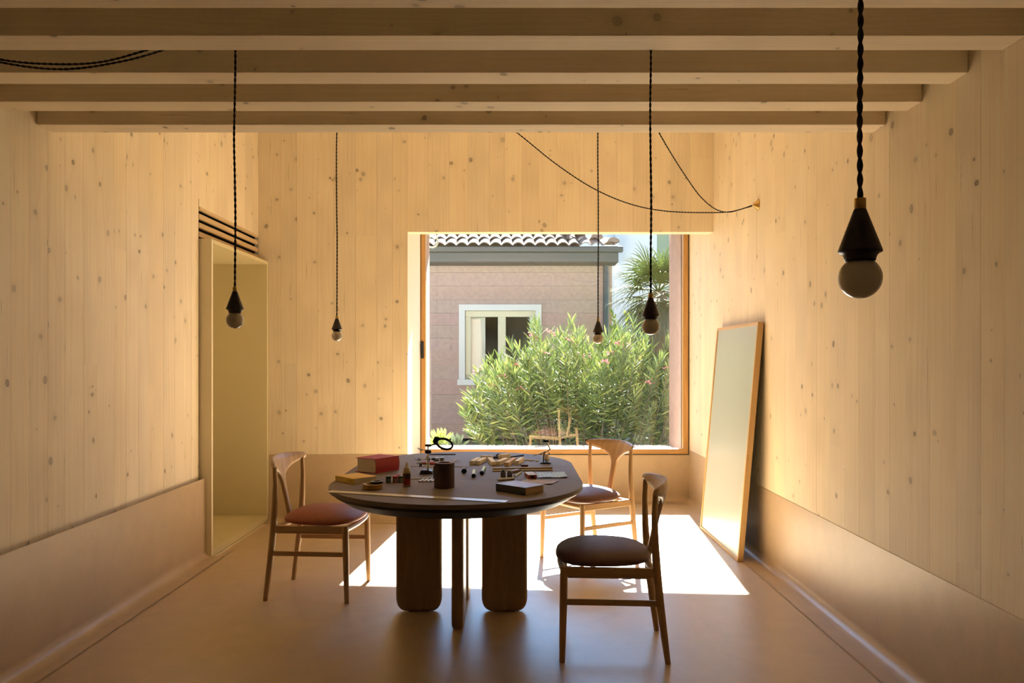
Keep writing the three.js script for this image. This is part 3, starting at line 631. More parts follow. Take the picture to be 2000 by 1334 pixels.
// third hand with magnifier
function crocClip(parent, from, dir, s = 1) {
  const d = dir.clone().normalize(), up = V(0, 1, 0), side = d.clone().cross(up).normalize(), n = side.clone().cross(d);
  const A = (a, b) => from.clone().addScaledVector(d, a * s).addScaledVector(n, b * s);
  mesh('clip', [tube([A(0, 0.002), A(0.016, 0.004), A(0.034, 0.0012)], [0.002 * s, 0.0032 * s, 0.0012 * s], 6), tube([A(0, -0.002), A(0.016, -0.004), A(0.034, -0.0012)], [0.002 * s, 0.0032 * s, 0.0012 * s], 6), tube([A(-0.012, 0.006), A(0.004, 0.003)], [0.0022 * s, 0.0018 * s], 6)], steel, parent);
}
{
  const t = onTable('magnifier_stand', 'black magnifying glass on a clip stand beside the brown cup', 'magnifier', -0.457, 4.15, 0); t.scale.setScalar(0.9);
  const bs = new THREE.Shape(); bs.moveTo(-0.038, 0); bs.lineTo(0.038, 0); bs.lineTo(0.032, 0.016); bs.lineTo(0.010, 0.022); bs.lineTo(-0.026, 0.022); bs.closePath();
  const bg = new THREE.ExtrudeGeometry(bs, { depth: 0.05, bevelEnabled: true, bevelSize: 0.002, bevelThickness: 0.002, bevelSegments: 1 }); bg.translate(0, 0, -0.025);
  mesh('base', bg, blackMetal, t);
  mesh('post', [tube([V(0.010, 0.02, 0), V(0.010, 0.158, 0)], 0.0045, 10)], steel, t);
  mesh('spring', tube(Array.from({ length: 120 }, (_, i) => V(0.010 + 0.0085 * Math.cos(i * 0.55), 0.024 + i * 0.00052, 0.0085 * Math.sin(i * 0.55))), 0.0014, 5), steel, t);
  mesh('collar', [lathe([[0, 0.118], [0.016, 0.118], [0.019, 0.122], [0.019, 0.132], [0.014, 0.138], [0, 0.138]], 20).translate(0.010, 0, 0)], blackMetal, t);
  mesh('arm', [tube([V(-0.036, 0.082, 0.004), V(0.036, 0.084, -0.004)], 0.0034, 8), tube([V(-0.002, 0.088, 0), V(0.012, 0.118, 0)], 0.004, 8)], steel, t);
  for (const [x, y] of [[-0.036, 0.082], [0.036, 0.084], [-0.030, 0.050], [0.010, 0.082]]) mesh('wing_nut', [at(new THREE.SphereGeometry(0.0065, 12, 8), x, y, 0), at(new RoundedBoxGeometry(0.004, 0.022, 0.010, 1, 0.0015), x + 0.008 * Math.sign(x), y, 0.002)], blackMetal, t);
  crocClip(t, V(-0.040, 0.082, 0.006), V(-0.5, 0.12, 0.5)); crocClip(t, V(0.042, 0.084, -0.004), V(0.9, 0.05, 0.3)); crocClip(t, V(-0.02, 0.135, 0), V(-1, 0.45, 0.1));
  mesh('joint', [at(new RoundedBoxGeometry(0.034, 0.013, 0.016, 1, 0.003), 0.010, 0.164, 0), tube([V(0.024, 0.163, 0), V(0.050, 0.172, 0)], 0.0045, 8)], blackMetal, t);
  const lens = new THREE.Group(); lens.name = 'magnifier_head'; t.add(lens); lens.position.set(0.106, 0.172, 0.0); lens.rotation.set(0.78, -0.2, -0.40);
  const ring = new THREE.TorusGeometry(0.047, 0.0062, 10, 48); ring.scale(1, 1, 1.3);
  const hs = new THREE.Shape(); hs.moveTo(-0.044, 0.030); hs.quadraticCurveTo(-0.062, 0.034, -0.070, 0.018); hs.lineTo(-0.068, -0.014); hs.quadraticCurveTo(-0.060, -0.030, -0.040, -0.034); hs.quadraticCurveTo(-0.056, 0, -0.044, 0.030);
  const hg = new THREE.ExtrudeGeometry(hs, { depth: 0.009, bevelEnabled: true, bevelSize: 0.0015, bevelThickness: 0.0015, bevelSegments: 2 }); hg.translate(0, 0, -0.0045);
  mesh('lens_ring', [ring, hg], blackMetal, lens);
  const lg = new THREE.CylinderGeometry(0.046, 0.046, 0.003, 40); lg.rotateX(Math.PI / 2);
  mesh('lens', new THREE.CircleGeometry(0.0465, 40), pane, lens);
}
{ // second clip stand, no lens
  const t = onTable('clip_stand', 'small metal clip stand with a round steel weight at the far right of the table', 'clip stand', 0.180, 4.55);
  mesh('base', lathe([[0, 0], [0.024, 0], [0.026, 0.003], [0.024, 0.008], [0.010, 0.011], [0, 0.011]], 24).scale(1.25, 1, 0.8), blackMetal, t);
  mesh('post', tube([V(-0.012, 0.010, 0), V(-0.011, 0.040, 0), V(-0.006, 0.068, 0)], [0.0045, 0.0040, 0.0045], 8), blackMetal, t);
  const disc = lathe([[0, -0.006], [0.020, -0.006], [0.0225, -0.003], [0.0225, 0.003], [0.020, 0.006], [0, 0.006]], 28); disc.rotateX(Math.PI / 2); disc.scale(0.68, 1, 1); disc.rotateY(0.5); disc.translate(0.008, 0.033, 0.010);
  mesh('weight', disc, steel, t);
  mesh('arm', [tube([V(-0.050, 0.052, 0.01), V(-0.010, 0.066, 0), V(0.016, 0.072, 0)], [0.0030, 0.0045, 0.0040], 8), tube([V(0.014, 0.072, 0), V(0.026, 0.086, 0), V(0.018, 0.100, 0), V(0.008, 0.122, 0)], [0.004, 0.005, 0.004, 0.0035], 8)], steel, t);
  crocClip(t, V(-0.050, 0.052, 0.01), V(-1, -0.15, 0.2), 0.7);
  mesh('clamp_head', [at(new RoundedBoxGeometry(0.030, 0.013, 0.014, 1, 0.003), 0.004, 0.130, 0)], blackMetal, t);
  for (const [x, y] of [[-0.004, 0.068], [0.024, 0.085], [0.020, 0.060]]) mesh('wing_nut', at(new THREE.SphereGeometry(0.0062, 10, 8), x, y, 0.004), steel, t);
}
// round and square sticks lying on the table: end points in plan
function lying(name, label, cat, a, b, r, m, group, radial = 10, shape = 'round', h = r) {
  const dx = b[0] - a[0], dd = b[1] - a[1], L = Math.hypot(dx, dd);
  const t = onTable(name, label, cat, (a[0] + b[0]) / 2, (a[1] + b[1]) / 2, yaw(dx, dd), group);
  return { t, L, body: (nm = 'body', mm = m, x0 = -L / 2, x1 = L / 2, rr_ = r) => shape === 'round' ? mesh(nm, tube([V(x0, r, 0), V(x0 + 0.0008, r, 0), V(x1 - 0.0008, r, 0), V(x1, r, 0)], [rr_ * 0.9, rr_, rr_, rr_ * 0.9], radial), mm, t) : mesh(nm, at(metricUV(new RoundedBoxGeometry(x1 - x0, 2 * h, 2 * r, 2, Math.min(0.0015, h * 0.4)), 0, 0.5, 1), (x0 + x1) / 2, h, 0), mm, t) };
}
const acrylic = mat('frosted acrylic', [0.72, 0.66, 0.52], 0.28, 0, { transmission: 0.35, thickness: 0 });
{
  const q = lying('long_ruler', 'long translucent ruler lying across the front edge of the table', 'ruler', [-0.833, 3.575], [-0.030, 3.318], 0.024, acrylic, undefined, 8, 'box', 0.0016); q.body('blade', acrylic);
  q.t.position.y = TT + 0.0002;
  const marks = []; for (let i = 0; i < 80; i++) marks.push(at(new THREE.BoxGeometry(0.0006, 0.0002, i % 10 ? 0.004 : 0.008), -q.L / 2 + 0.012 + i * 0.0103, 0.0033, 0.021 - (i % 10 ? 0 : 0.002)));
  mesh('graduation', marks, mat('ruler ink', [0.12, 0.10, 0.08], 0.7), q.t);
}
const alu = mat('satin aluminium tube', [0.40, 0.38, 0.35], 0.4, 1);
[[-0.461, 'left end of four'], [-0.441, 'second of four from the left'], [-0.421, 'third of four from the left'], [-0.402, 'right end of four, against the brown cup']].forEach(([x, w]) => lying('metal_tube', 'short metal tube beside the glue bottle, ' + w, 'tube', [x, 3.857], [x + 0.016, 3.925], 0.0044, alu, 'short metal tubes').body());
lying('thin_rod', 'thin steel rod lying between the glue bottle and the clip stand', 'rod', [-0.511, 3.957], [-0.418, 3.978], 0.0022, steel).body();
lying('dark_needle', 'thin dark rod lying near the back edge behind the magnifier', 'rod', [-0.531, 4.976], [-0.365, 4.976], 0.0034, mat('dark steel', [0.06, 0.055, 0.05], 0.4)).body();
lying('wooden_skewer', 'thin pale wooden stick passing behind the brown cup', 'stick', [-0.575, 4.424], [-0.286, 4.404], 0.0020, mat('pale birch', [0.62, 0.47, 0.28], 0.6)).body();
{ // red pliers
  const t = onTable('pliers', 'small pliers with red handles behind the magnifier stand', 'pliers', -0.50, 4.53, yaw(0.098, -0.03));
  const red = mat('red plastic grip', [0.34, 0.03, 0.025], 0.4);
  mesh('jaw', [tube([V(-0.062, 0.006, 0), V(-0.045, 0.007, 0.003), V(-0.025, 0.007, 0.002)], [0.0015, 0.004, 0.006], 8), tube([V(-0.062, 0.006, 0), V(-0.045, 0.007, -0.003), V(-0.025, 0.007, -0.002)], [0.0015, 0.004, 0.006], 8)], mat('plier steel', [0.25, 0.24, 0.23], 0.35, 1), t);
  for (const s of [-1, 1]) mesh('handle', tube([V(-0.026, 0.007, 0), V(0.010, 0.007, s * 0.016), V(0.060, 0.007, s * 0.020), V(0.085, 0.007, s * 0.010)], [0.005, 0.006, 0.006, 0.004], 8), red, t);
}
const glassPot = mat('dusty glass', [0.50, 0.48, 0.38], 0.15, 0, { transmission: 0.5, thickness: 0 });
[[-0.452, 'left'], [-0.420, 'right']].forEach(([x, w]) => {
  const t = onTable('glass_jar', 'tiny glass jar behind the brown cup, ' + w + ' of two', 'jar', x, 4.64, 0, 'tiny glass jars');
  mesh('jar', lathe([[0, 0], [0.0125, 0], [0.0135, 0.002], [0.0135, 0.021], [0.0120, 0.021], [0.0120, 0.003], [0, 0.003]], 20), glassPot, t);
  mesh('lid', lathe([[0, 0.021], [0.0135, 0.021], [0.0140, 0.022], [0.0140, 0.026], [0, 0.026]], 20), mat('grey tin lid', [0.30, 0.29, 0.25], 0.35, 0.8), t);
});
{
  const t = onTable('tweezers', 'small steel tweezers standing open behind the brown cup', 'tweezers', -0.335, 4.64, 0.3);
  for (const s of [-1, 1]) mesh('arm', tube([V(-0.02, 0.003, s * 0.001), V(0.0, 0.012, s * 0.006), V(0.02, 0.004, s * 0.003)], [0.0012, 0.0028, 0.001], 6), mat('warm steel', [0.42, 0.36, 0.30], 0.3, 1), t);
  const u = onTable('paper_clip', 'bent steel clip behind the brown cup, beside the tweezers', 'clip', -0.372, 4.65, 0.8);
  mesh('wire', tube([V(-0.012, 0.002, 0.004), V(0.010, 0.004, 0.005), V(0.014, 0.010, 0), V(0.0, 0.012, -0.004), V(-0.012, 0.003, -0.003)], 0.0012, 6), steel, u);
}
// dark fittings
{
  const t = onTable('cable_clamp', 'small black ring clamp on the table, left of the two black tubes', 'clamp', -0.262, 4.15, 0.2);
  const g = new THREE.TorusGeometry(0.010, 0.0042, 10, 24); mesh('ring', at(g, 0, 0.0142, 0.012), blackMetal, t);
  mesh('body', tube([V(0, 0.0142, 0.010), V(0.002, 0.0142, -0.030)], [0.010, 0.009], 14), blackMetal, t);
  mesh('screw', tube([V(0.008, 0.014, -0.01), V(0.016, 0.030, -0.012), V(0.010, 0.036, -0.012)], 0.0022, 8), steel, t);
}
for (const [a, b, w] of [[[-0.203, 4.0], [-0.208, 4.17], 'left'], [[-0.166, 4.098], [-0.160, 4.29], 'right']]) {
  const q = lying('black_tube', 'short dark tube with a black end cap pointing at the camera, ' + w + ' of two', 'tube', a, b, 0.0105, mat('smoked tube ' + w, w === 'left' ? [0.16, 0.16, 0.15] : [0.13, 0.14, 0.15], 0.18, 0, { clearcoat: 1 }), 'dark tubes', 18);
  q.body('barrel', undefined, -q.L / 2 + 0.006, q.L / 2);
  mesh('end_cap', tube([V(-q.L / 2, 0.0105, 0), V(-q.L / 2 + 0.002, 0.0105, 0), V(-q.L / 2 + 0.02, 0.0105, 0)], [0.0100, 0.0112, 0.0112], 18), blackMetal, q.t);
}
// ivory modelling sticks
const ivory = mat('ivory balsa', [0.88, 0.80, 0.64], 0.7), tanWood = mat('warm balsa', [0.72, 0.52, 0.30], 0.7);
[[[-0.240, 4.50], [-0.206, 4.66], 'leftmost, lying beside a twin'], [[-0.206, 4.50], [-0.172, 4.66], 'second from the left, lying beside a twin'], [[-0.196, 4.765], [-0.130, 4.745], 'lying crosswise at the back'], [[-0.143, 4.66], [-0.114, 4.46], 'pointing towards the camera in the middle'], [[-0.092, 4.48], [-0.046, 4.64], 'slanting up to the right in the middle'], [[-0.085, 4.735], [-0.030, 4.80], 'tall one at the back beside the black pencil'], [[-0.042, 4.42], [0.004, 4.66], 'tan one, longest of the pile'], [[0.014, 4.50], [0.048, 4.66], 'rightmost of the slanting ones']].forEach(([a, b, w], i) => {
  lying('balsa_stick', 'ivory square-cut model stick, ' + w, 'wood stick', a, b, 0.0125, i === 6 ? tanWood : ivory, 'model sticks at the back of the table', 8, 'box', i === 5 ? 0.015 : 0.0115).body();
});
{
  const t = onTable('binder_clamp', 'dark little clamp lying on the back of the table among ivory sticks', 'clamp', -0.110, 4.80, 0.4);
  mesh('body', at(new RoundedBoxGeometry(0.030, 0.014, 0.018, 2, 0.003), 0, 0.007, 0), mat('brown steel', [0.07, 0.045, 0.035], 0.4), t);
  for (const s of [-1, 1]) mesh('lever', tube([V(0, 0.013, s * 0.006), V(0.012, 0.022, s * 0.008), V(0.022, 0.026, s * 0.004)], 0.0028, 6), blackMetal, t);
}
lying('black_pencil', 'black pencil lying at the far edge of the table', 'pencil', [-0.022, 4.845], [0.060, 4.93], 0.0042, mat('black lacquer', [0.02, 0.018, 0.016], 0.35), undefined, 6).body();
[[4.232, 4.268, 'front'], [4.262, 4.298, 'rear']].forEach(([d0, d1, w], i) => {
  const q = lying('basswood_strip', 'thin pale wooden slat at the right of the table, ' + w + ' of two', 'wood slat', [-0.114, d0], [0.206, d1], 0.0105, mat('basswood ' + w, [0.52, 0.42, 0.235], 0.6, 0, { map: larchMap }), 'thin wooden slats', 8, 'box', i ? 0.008 : 0.0035); q.body();
});
// offcuts and little boxes at the right
reseed(900);
[['straw coloured wood chip at the back right, left of three', 0.075, 4.70], ['straw coloured wood chip at the back right, middle of three', 0.105, 4.68], ['straw coloured wood chip at the back right, right of three', 0.135, 4.66]].forEach(([l, x, d], i) => {
  const t = onTable('wood_chip', l, 'wood chip', x, d, 0.3 + i * 0.5, 'wood chips');
  mesh('chip', at(new RoundedBoxGeometry(0.038, 0.006, 0.012, 1, 0.002), 0, 0.003, 0), mat('straw wood ' + i, [0.60, 0.46, 0.22], 0.7), t);
});
function cardBox(name, label, x, d, turn, L, H, W, side, top, pic) {
  const t = onTable(name, label, 'box', x, d, turn);
  mesh('sleeve', at(new RoundedBoxGeometry(L, H, W, 1, 0.0008), 0, H / 2, 0), side, t);
  mesh('top_print', at(new THREE.BoxGeometry(L * 0.985, 0.0005, W * 0.985), 0, H + 0.0002, 0), top, t);
  if (pic) { const [w, h, m] = pic; mesh('end_print', at(new THREE.BoxGeometry(w, h, 0.0005), 0, H / 2, W / 2 + 0.0002), m, t); }
  return t;
}
const redPrint = mat('red print', [0.34, 0.075, 0.05], 0.5), whiteCard = mat('white card', [0.66, 0.64, 0.60], 0.55), darkPrint = mat('dark print', [0.02, 0.016, 0.015], 0.5), brownCard = mat('brown card', [0.15, 0.08, 0.055], 0.6);
{ const t = cardBox('matchbox', 'white and red small card box standing right of centre', 0.083, 4.02, 0.16, 0.043, 0.020, 0.110, redPrint, whiteCard, [0.020, 0.011, darkPrint]); mesh('top_mark', at(new THREE.BoxGeometry(0.020, 0.0003, 0.04), 0.002, 0.0207, 0.005), mat('grey print', [0.36, 0.38, 0.42], 0.5), t); }
cardBox('card_box', 'flat brown card box with pins between the wooden slats and the white box', 0.005, 4.20, -0.5, 0.028, 0.013, 0.075, brownCard, mat('buff card', [0.34, 0.24, 0.17], 0.6));
cardBox('dark_red_box', 'dark red little box lying on the far right behind the slats', 0.058, 4.44, 0.1, 0.038, 0.011, 0.035, mat('maroon card', [0.12, 0.03, 0.025], 0.5), mat('dull card', [0.28, 0.22, 0.19], 0.6));
[[-0.055, 'left'], [-0.022, 'right']].forEach(([x, w]) => {
  const t = onTable('ink_bottle', 'small dark square bottle behind the grey paperback, ' + w + ' of two', 'bottle', x, 4.03, 0, 'small dark bottles');
  mesh('bottle', at(new RoundedBoxGeometry(0.026, 0.028, 0.024, 2, 0.003), 0, 0.014, 0), mat('dark glass ' + w, [0.06, 0.075, 0.085], 0.15, 0, { clearcoat: 1 }), t);
  mesh('lid', lathe([[0, 0.028], [0.009, 0.028], [0.0095, 0.029], [0.0095, 0.036], [0, 0.036]], 16), w === 'left' ? blackMetal : mat('pale lid', [0.45, 0.45, 0.43], 0.4), t);
});
lying('clear_rod', 'clear plastic rod lying left of the white and red box', 'rod', [0.002, 4.02], [0.036, 4.17], 0.0055, mat('clear plastic', [0.62, 0.64, 0.62], 0.12, 0, { transmission: 0.6, thickness: 0 }), undefined, 12).body();
lying('copper_tube', 'white tube with a copper coloured end behind the grey paperback', 'tube', [-0.080, 3.90], [0.00, 3.945], 0.0062, mat('white tube', [0.62, 0.62, 0.62], 0.4), undefined, 14).body();
// sheets with a curled edge
function sheet(name, label, x, d, turn, L, W, m, curl, y = 0.0006) {
  const t = onTable(name, label, 'sheet', x, d, turn), g = new THREE.BoxGeometry(L, 0.0005, W, 24, 1, 16), p = g.attributes.position;
  for (let i = 0; i < p.count; i++) { const u = p.getX(i) / L + 0.5, v = p.getZ(i) / W + 0.5; p.setY(i, p.getY(i) + y + curl * (sstep(u, 0.7, 1) * (0.6 + 0.4 * Math.sin(v * 7)) + 0.25 * (1 + Math.sin(u * 9 + v * 5)) * v)); }
  g.computeVertexNormals(); mesh('sheet', g, m, t); return t;
}
const stencil = tex(128, 64, (x, y, c) => { const cx = x % 16, cy = y % 13, hole = hash(Math.floor(x / 16), Math.floor(y / 13), 4) > 0.35 && cx > 3 && cx < 11 && cy > 3 && cy < 9; c[0] = hole ? 0.30 : 0.72; c[1] = hole ? 0.28 : 0.72; c[2] = hole ? 0.20 : 0.45; });
sheet('stencil_sheet', 'pale green printed sheet of small shapes at the right edge of the table', 0.190, 4.085, 0.05, 0.15, 0.19, mat('green printed sheet', [0.75, 0.75, 0.62], 0.5, 0, { map: stencil, side: THREE.DoubleSide }), 0.004, 0.004);
sheet('kraft_sheet', 'crumpled beige paper under the white and red box', 0.118, 3.868, -0.35, 0.17, 0.13, mat('beige paper', [0.42, 0.33, 0.26], 0.7, 0, { side: THREE.DoubleSide }), 0.004);

// ------------------------------------------------------------------ outdoors
{
  const g = structure('ground', 'planted ground of the neighbouring garden', 'ground');
  const gm = mat('dry garden soil', [0.34, 0.29, 0.19], 0.95, 0, { map: stuccoMap });
  mesh('soil', at(metricUV(new THREE.BoxGeometry(60, 0.2, 44), 0, 2, 2), 0, -0.2, -(8.25 + 22)), gm, g);
}
// neighbour's house: wall of lime-rendered courses, window, gutter, tiles
const ND = 14, NX = 1.72;
{
  const t = thing('neighbour_house', 'pink rendered house with tiled roof and grey gutter outside the window', 'house', [0, 0, ND], 0);
  const Z = (d) => ND - d;
  
  reseed(71);
  const tones = Array.from({ length: 5 }, (_, i) => mat('pink render course ' + i, [0.53 + rr(-0.018, 0.018), 0.378 + rr(-0.013, 0.013), 0.335 + rr(-0.013, 0.013)], 0.9, 0, { map: stuccoMap }));
  let y = -0.05, k = 0;
  const wx0 = -0.86, wx1 = 0.375, wy0 = 0.99, wy1 = 2.19;
  while (y < 3.0) {
    const h = Math.min(rr(0.20, 0.30), 3.0 - y), y1 = y + h;
    const piece = (x0, x1, a, b) => b - a > 0.01 && mesh('wall_course', at(metricUV(new THREE.BoxGeometry(x1 - x0, b - a - 0.003, 0.03 + rr(0, 0.004)), 0, 0.9, 0.9, rnd(), rnd()), (x0 + x1) / 2, (a + b) / 2, 0), tones[(k * 3 + 1) % 5], t);
    if (y1 <= wy0 || y >= wy1) piece(NX - 6.7, NX, y, y1);
    else { piece(NX - 6.7, wx0, y, y1); piece(wx1, NX, y, y1); if (y < wy0) piece(wx0, wx1, y, wy0); if (y1 > wy1) piece(wx0, wx1, wy1, y1); }
    y = y1; k++; if (h < 0.01) break;
  }
  // the walls of the room behind the window, round its opening
  const inner = mat('grey interior plaster', [0.40, 0.40, 0.37], 0.9), B = (x0, x1, y0, y1, z0, z1) => at(new THREE.BoxGeometry(x1 - x0, y1 - y0, z1 - z0), (x0 + x1) / 2, (y0 + y1) / 2, (z0 + z1) / 2);
  mesh('wall_core', [B(NX - 6.7, wx0, 0, 3, -0.25, -0.016), B(wx1, NX, 0, 3, -0.25, -0.016), B(wx0, wx1, 0, wy0, -0.25, -0.016), B(wx0, wx1, wy1, 3, -0.25, -0.016),
    B(wx0 - 1.0, wx0 - 0.8, 0, 3, -2.5, -0.25), B(NX - 0.2, NX, 0, 3, -2.5, -0.25), B(wx0 - 1.0, NX, 0, 3, -2.7, -2.5), B(wx0 - 1.0, NX, 2.8, 3, -2.5, -0.25), B(wx0 - 1.0, NX, -0.05, 0.05, -2.5, -0.25)], inner, t);
  // window with a pale stone surround
  const stone = mat('pale stone', [0.66, 0.66, 0.66], 0.7), cream = mat('cream window frame', [0.62, 0.58, 0.44], 0.5);
  const win = mesh('house_window', [at(new THREE.BoxGeometry(0.105, 1.41, 0.07), wx0 - 0.0525, 1.594, 0.03), at(new THREE.BoxGeometry(0.105, 1.41, 0.07), wx1 + 0.0525, 1.594, 0.03), at(new THREE.BoxGeometry(wx1 - wx0, 0.105, 0.07), (wx0 + wx1) / 2, 2.247, 0.03), at(new THREE.BoxGeometry(wx1 - wx0 + 0.26, 0.10, 0.12), (wx0 + wx1) / 2, 0.94, 0.05)], stone, t);
  mesh('casement', [[wx0, wx0 + 0.10], [-0.285, -0.145], [wx1 - 0.10, wx1]].map(([a, b]) => at(new RoundedBoxGeometry(b - a, 1.2, 0.05, 1, 0.006), (a + b) / 2, 1.59, -0.05)).concat([at(new RoundedBoxGeometry(wx1 - wx0, 0.11, 0.06, 1, 0.006), (wx0 + wx1) / 2, 2.14, -0.045), at(new RoundedBoxGeometry(wx1 - wx0, 0.10, 0.05, 1, 0.006), (wx0 + wx1) / 2, 1.04, -0.05)]), cream, win);
  mesh('curtain', at(new THREE.BoxGeometry(0.30, 1.15, 0.03), wx0 + 0.20, 1.58, -0.16), mat('white curtain', [0.70, 0.68, 0.60], 0.9), win);
  for (const [a, b] of [[wx0 + 0.09, -0.28], [-0.15, wx1 - 0.09]]) mesh('pane', at(new THREE.PlaneGeometry(b - a, 1.02), (a + b) / 2, 1.585, -0.055), pane, win);
  // eaves
  const gutterMat = mat('grey zinc', [0.078, 0.085, 0.085], 0.5, 0.2);
  mesh('fascia', at(new RoundedBoxGeometry(6.9, 0.17, 0.5, 1, 0.01), NX - 3.40, 3.065, 0.26), gutterMat, t);
  mesh('gutter', at(new RoundedBoxGeometry(7.0, 0.095, 0.12, 2, 0.02), NX - 3.38, 3.195, 0.54), gutterMat, t);
  mesh('downpipe', [tube([V(1.60, 3.0, 0.10), V(1.60, 0, 0.10)], 0.048, 12)], mat('dark grey downpipe', [0.07, 0.078, 0.082], 0.5, 0.2), t);
  // roof: deck, rows of barrel tiles, hip tiles
  const slope = Math.atan2(0.145, 0.34), tile = (() => { // arched tile, 0.185 wide, 0.42 long
    const s = new THREE.Shape(), w = 0.096, a = 0.062;
    const N = 12; for (let i = 0; i <= N; i++) { const u = -1 + 2 * i / N, p = [u * w, a * Math.cos(u * Math.PI / 2) ** 0.8 * 1]; i ? s.lineTo(...p) : s.moveTo(...p); }
    for (let i = N; i >= 0; i--) { const u = -1 + 2 * i / N; s.lineTo(u * (w - 0.016), (a - 0.020) * Math.cos(u * Math.PI / 2) ** 0.8 - 0.001); }
    const g = new THREE.ExtrudeGeometry(s, { depth: 0.42, bevelEnabled: false }); g.translate(0, 0, -0.42); return g;
  })();
  const clay = [[0.23, 0.165, 0.135], [0.20, 0.145, 0.115], [0.26, 0.20, 0.17]].map((c, i) => mat('weathered clay tile ' + i, c, 0.85, 0, { map: stuccoMap }));
  const roof = mesh('roof', (() => { const g = new THREE.BoxGeometry(6.6, 0.05, 2.2); g.translate(0, 0, -1.1); g.rotateX(slope); return g.translate(NX - 3.9, 3.215, 0.50); })(), clay[1], t);
  roof.updateMatrix();
  for (let row = 0; row < 5; row++) for (let i = 0; i < 19; i++) {
    const x = NX - 0.13 - i * 0.19 - (row % 2 ? 0.02 : 0);
    const zz = 0.565 - row * 0.34; if (x > NX - 0.02 - row * 0.36) continue;
    const o = mesh('roof_tile', tile, clay[Math.floor(rnd() * 3)], roof); o.position.set(x, 3.262 + row * 0.145, zz); o.rotation.x = slope - 0.085;
  }
  const hipTile = (() => { const g = new THREE.CylinderGeometry(0.085, 0.105, 0.42, 14, 1, false, -Math.PI / 2, Math.PI); g.rotateX(-Math.PI / 2); g.scale(1, 0.75, 1); return g; })();
  const hipMat = mat('pink hip tile', [0.30, 0.21, 0.175], 0.85, 0, { map: stuccoMap, side: THREE.DoubleSide });
  for (let i = 0; i < 6; i++) { const o = mesh('hip_tile', hipTile, hipMat, roof), u = i * 0.36; o.position.set(NX - 0.06 - u * 0.70, 3.315 + u * 0.30, 0.42 - u * 0.66); o.lookAt(o.position.clone().add(V(0.70, -0.30, 0.66))); }
}
{ // coil of wire hanging at the eave
  const t = thing('wire_coil', 'coil of pale wire hanging at the left end of the gutter', 'wire coil', [-1.375, 3.26, 13.30], 0.2);
  reseed(17);
  for (let i = 0; i < 6; i++) { const o = mesh('loop', new THREE.TorusGeometry(0.085 + 0.012 * i * 0.6, 0.005, 6, 30), mat('pale wire ' + i, [0.46, 0.42, 0.30], 0.6), t); o.position.set(rr(-0.02, 0.02), rr(-0.02, 0.02) + 0.05, rr(-0.02, 0.02)); o.rotation.set(rr(-0.3, 0.3), rr(-0.5, 0.5), 0); }
}
{ // buildings further off
  const a = thing('white_building', 'tall white building far behind the neighbouring house', 'building', [3.3, 0, 26], 0);
  mesh('wall', at(new THREE.BoxGeometry(3.0, 9, 4), -0.75, 4.5, 0), mat('bluish white render', [0.62, 0.67, 0.72], 0.9), a);
  mesh('corner_panel', at(new THREE.BoxGeometry(1.25, 9.05, 4.1), 0.36, 4.52, 0.05), mat('white render', [0.72, 0.74, 0.76], 0.9), a);
  mesh('balcony', at(new THREE.BoxGeometry(0.35, 0.8, 0.5), -0.40, 4.55, 2.3), mat('white balcony', [0.78, 0.79, 0.80], 0.9), a);
  const b = thing('green_building', 'pale green building far behind the palm', 'building', [7.6, 0, 29], 0);
  mesh('wall', at(new THREE.BoxGeometry(6.6, 9, 4), 0, 4.5, 0), mat('sage green render', [0.40, 0.47, 0.33], 0.9), b);
}
// ---- foliage
const leafShape = (L, W, curl) => { // slim pointed leaf along +y, bent towards +z
  const n = 5, pos = [], idx = [], uv = [];
  for (let i = 0; i <= n; i++) { const u = i / n, w = W * Math.pow(Math.sin(Math.PI * Math.min(0.98, u * 0.92 + 0.05)), 0.8) * (i === n ? 0.05 : 1), y = L * u, z = curl * u * u; pos.push(-w, y, z + w * 0.25, 0, y, z, w, y, z + w * 0.25); uv.push(0, u, 0.5, u, 1, u); }
  for (let i = 0; i < n; i++) { const a = i * 3; idx.push(a, a + 1, a + 3, a + 1, a + 4, a + 3, a + 1, a + 2, a + 4, a + 2, a + 5, a + 4); }
  const g = new THREE.BufferGeometry(); g.setAttribute('position', new THREE.Float32BufferAttribute(pos, 3)); g.setAttribute('uv', new THREE.Float32BufferAttribute(uv, 2)); g.setIndex(idx); g.computeVertexNormals(); return g;
};
const leafMat = mat('oleander leaf', [1, 1, 1], 0.75, 0, { transmission: 0.24, thickness: 0, side: THREE.DoubleSide, clearcoat: 0.5, clearcoatRoughness: 0.3 });
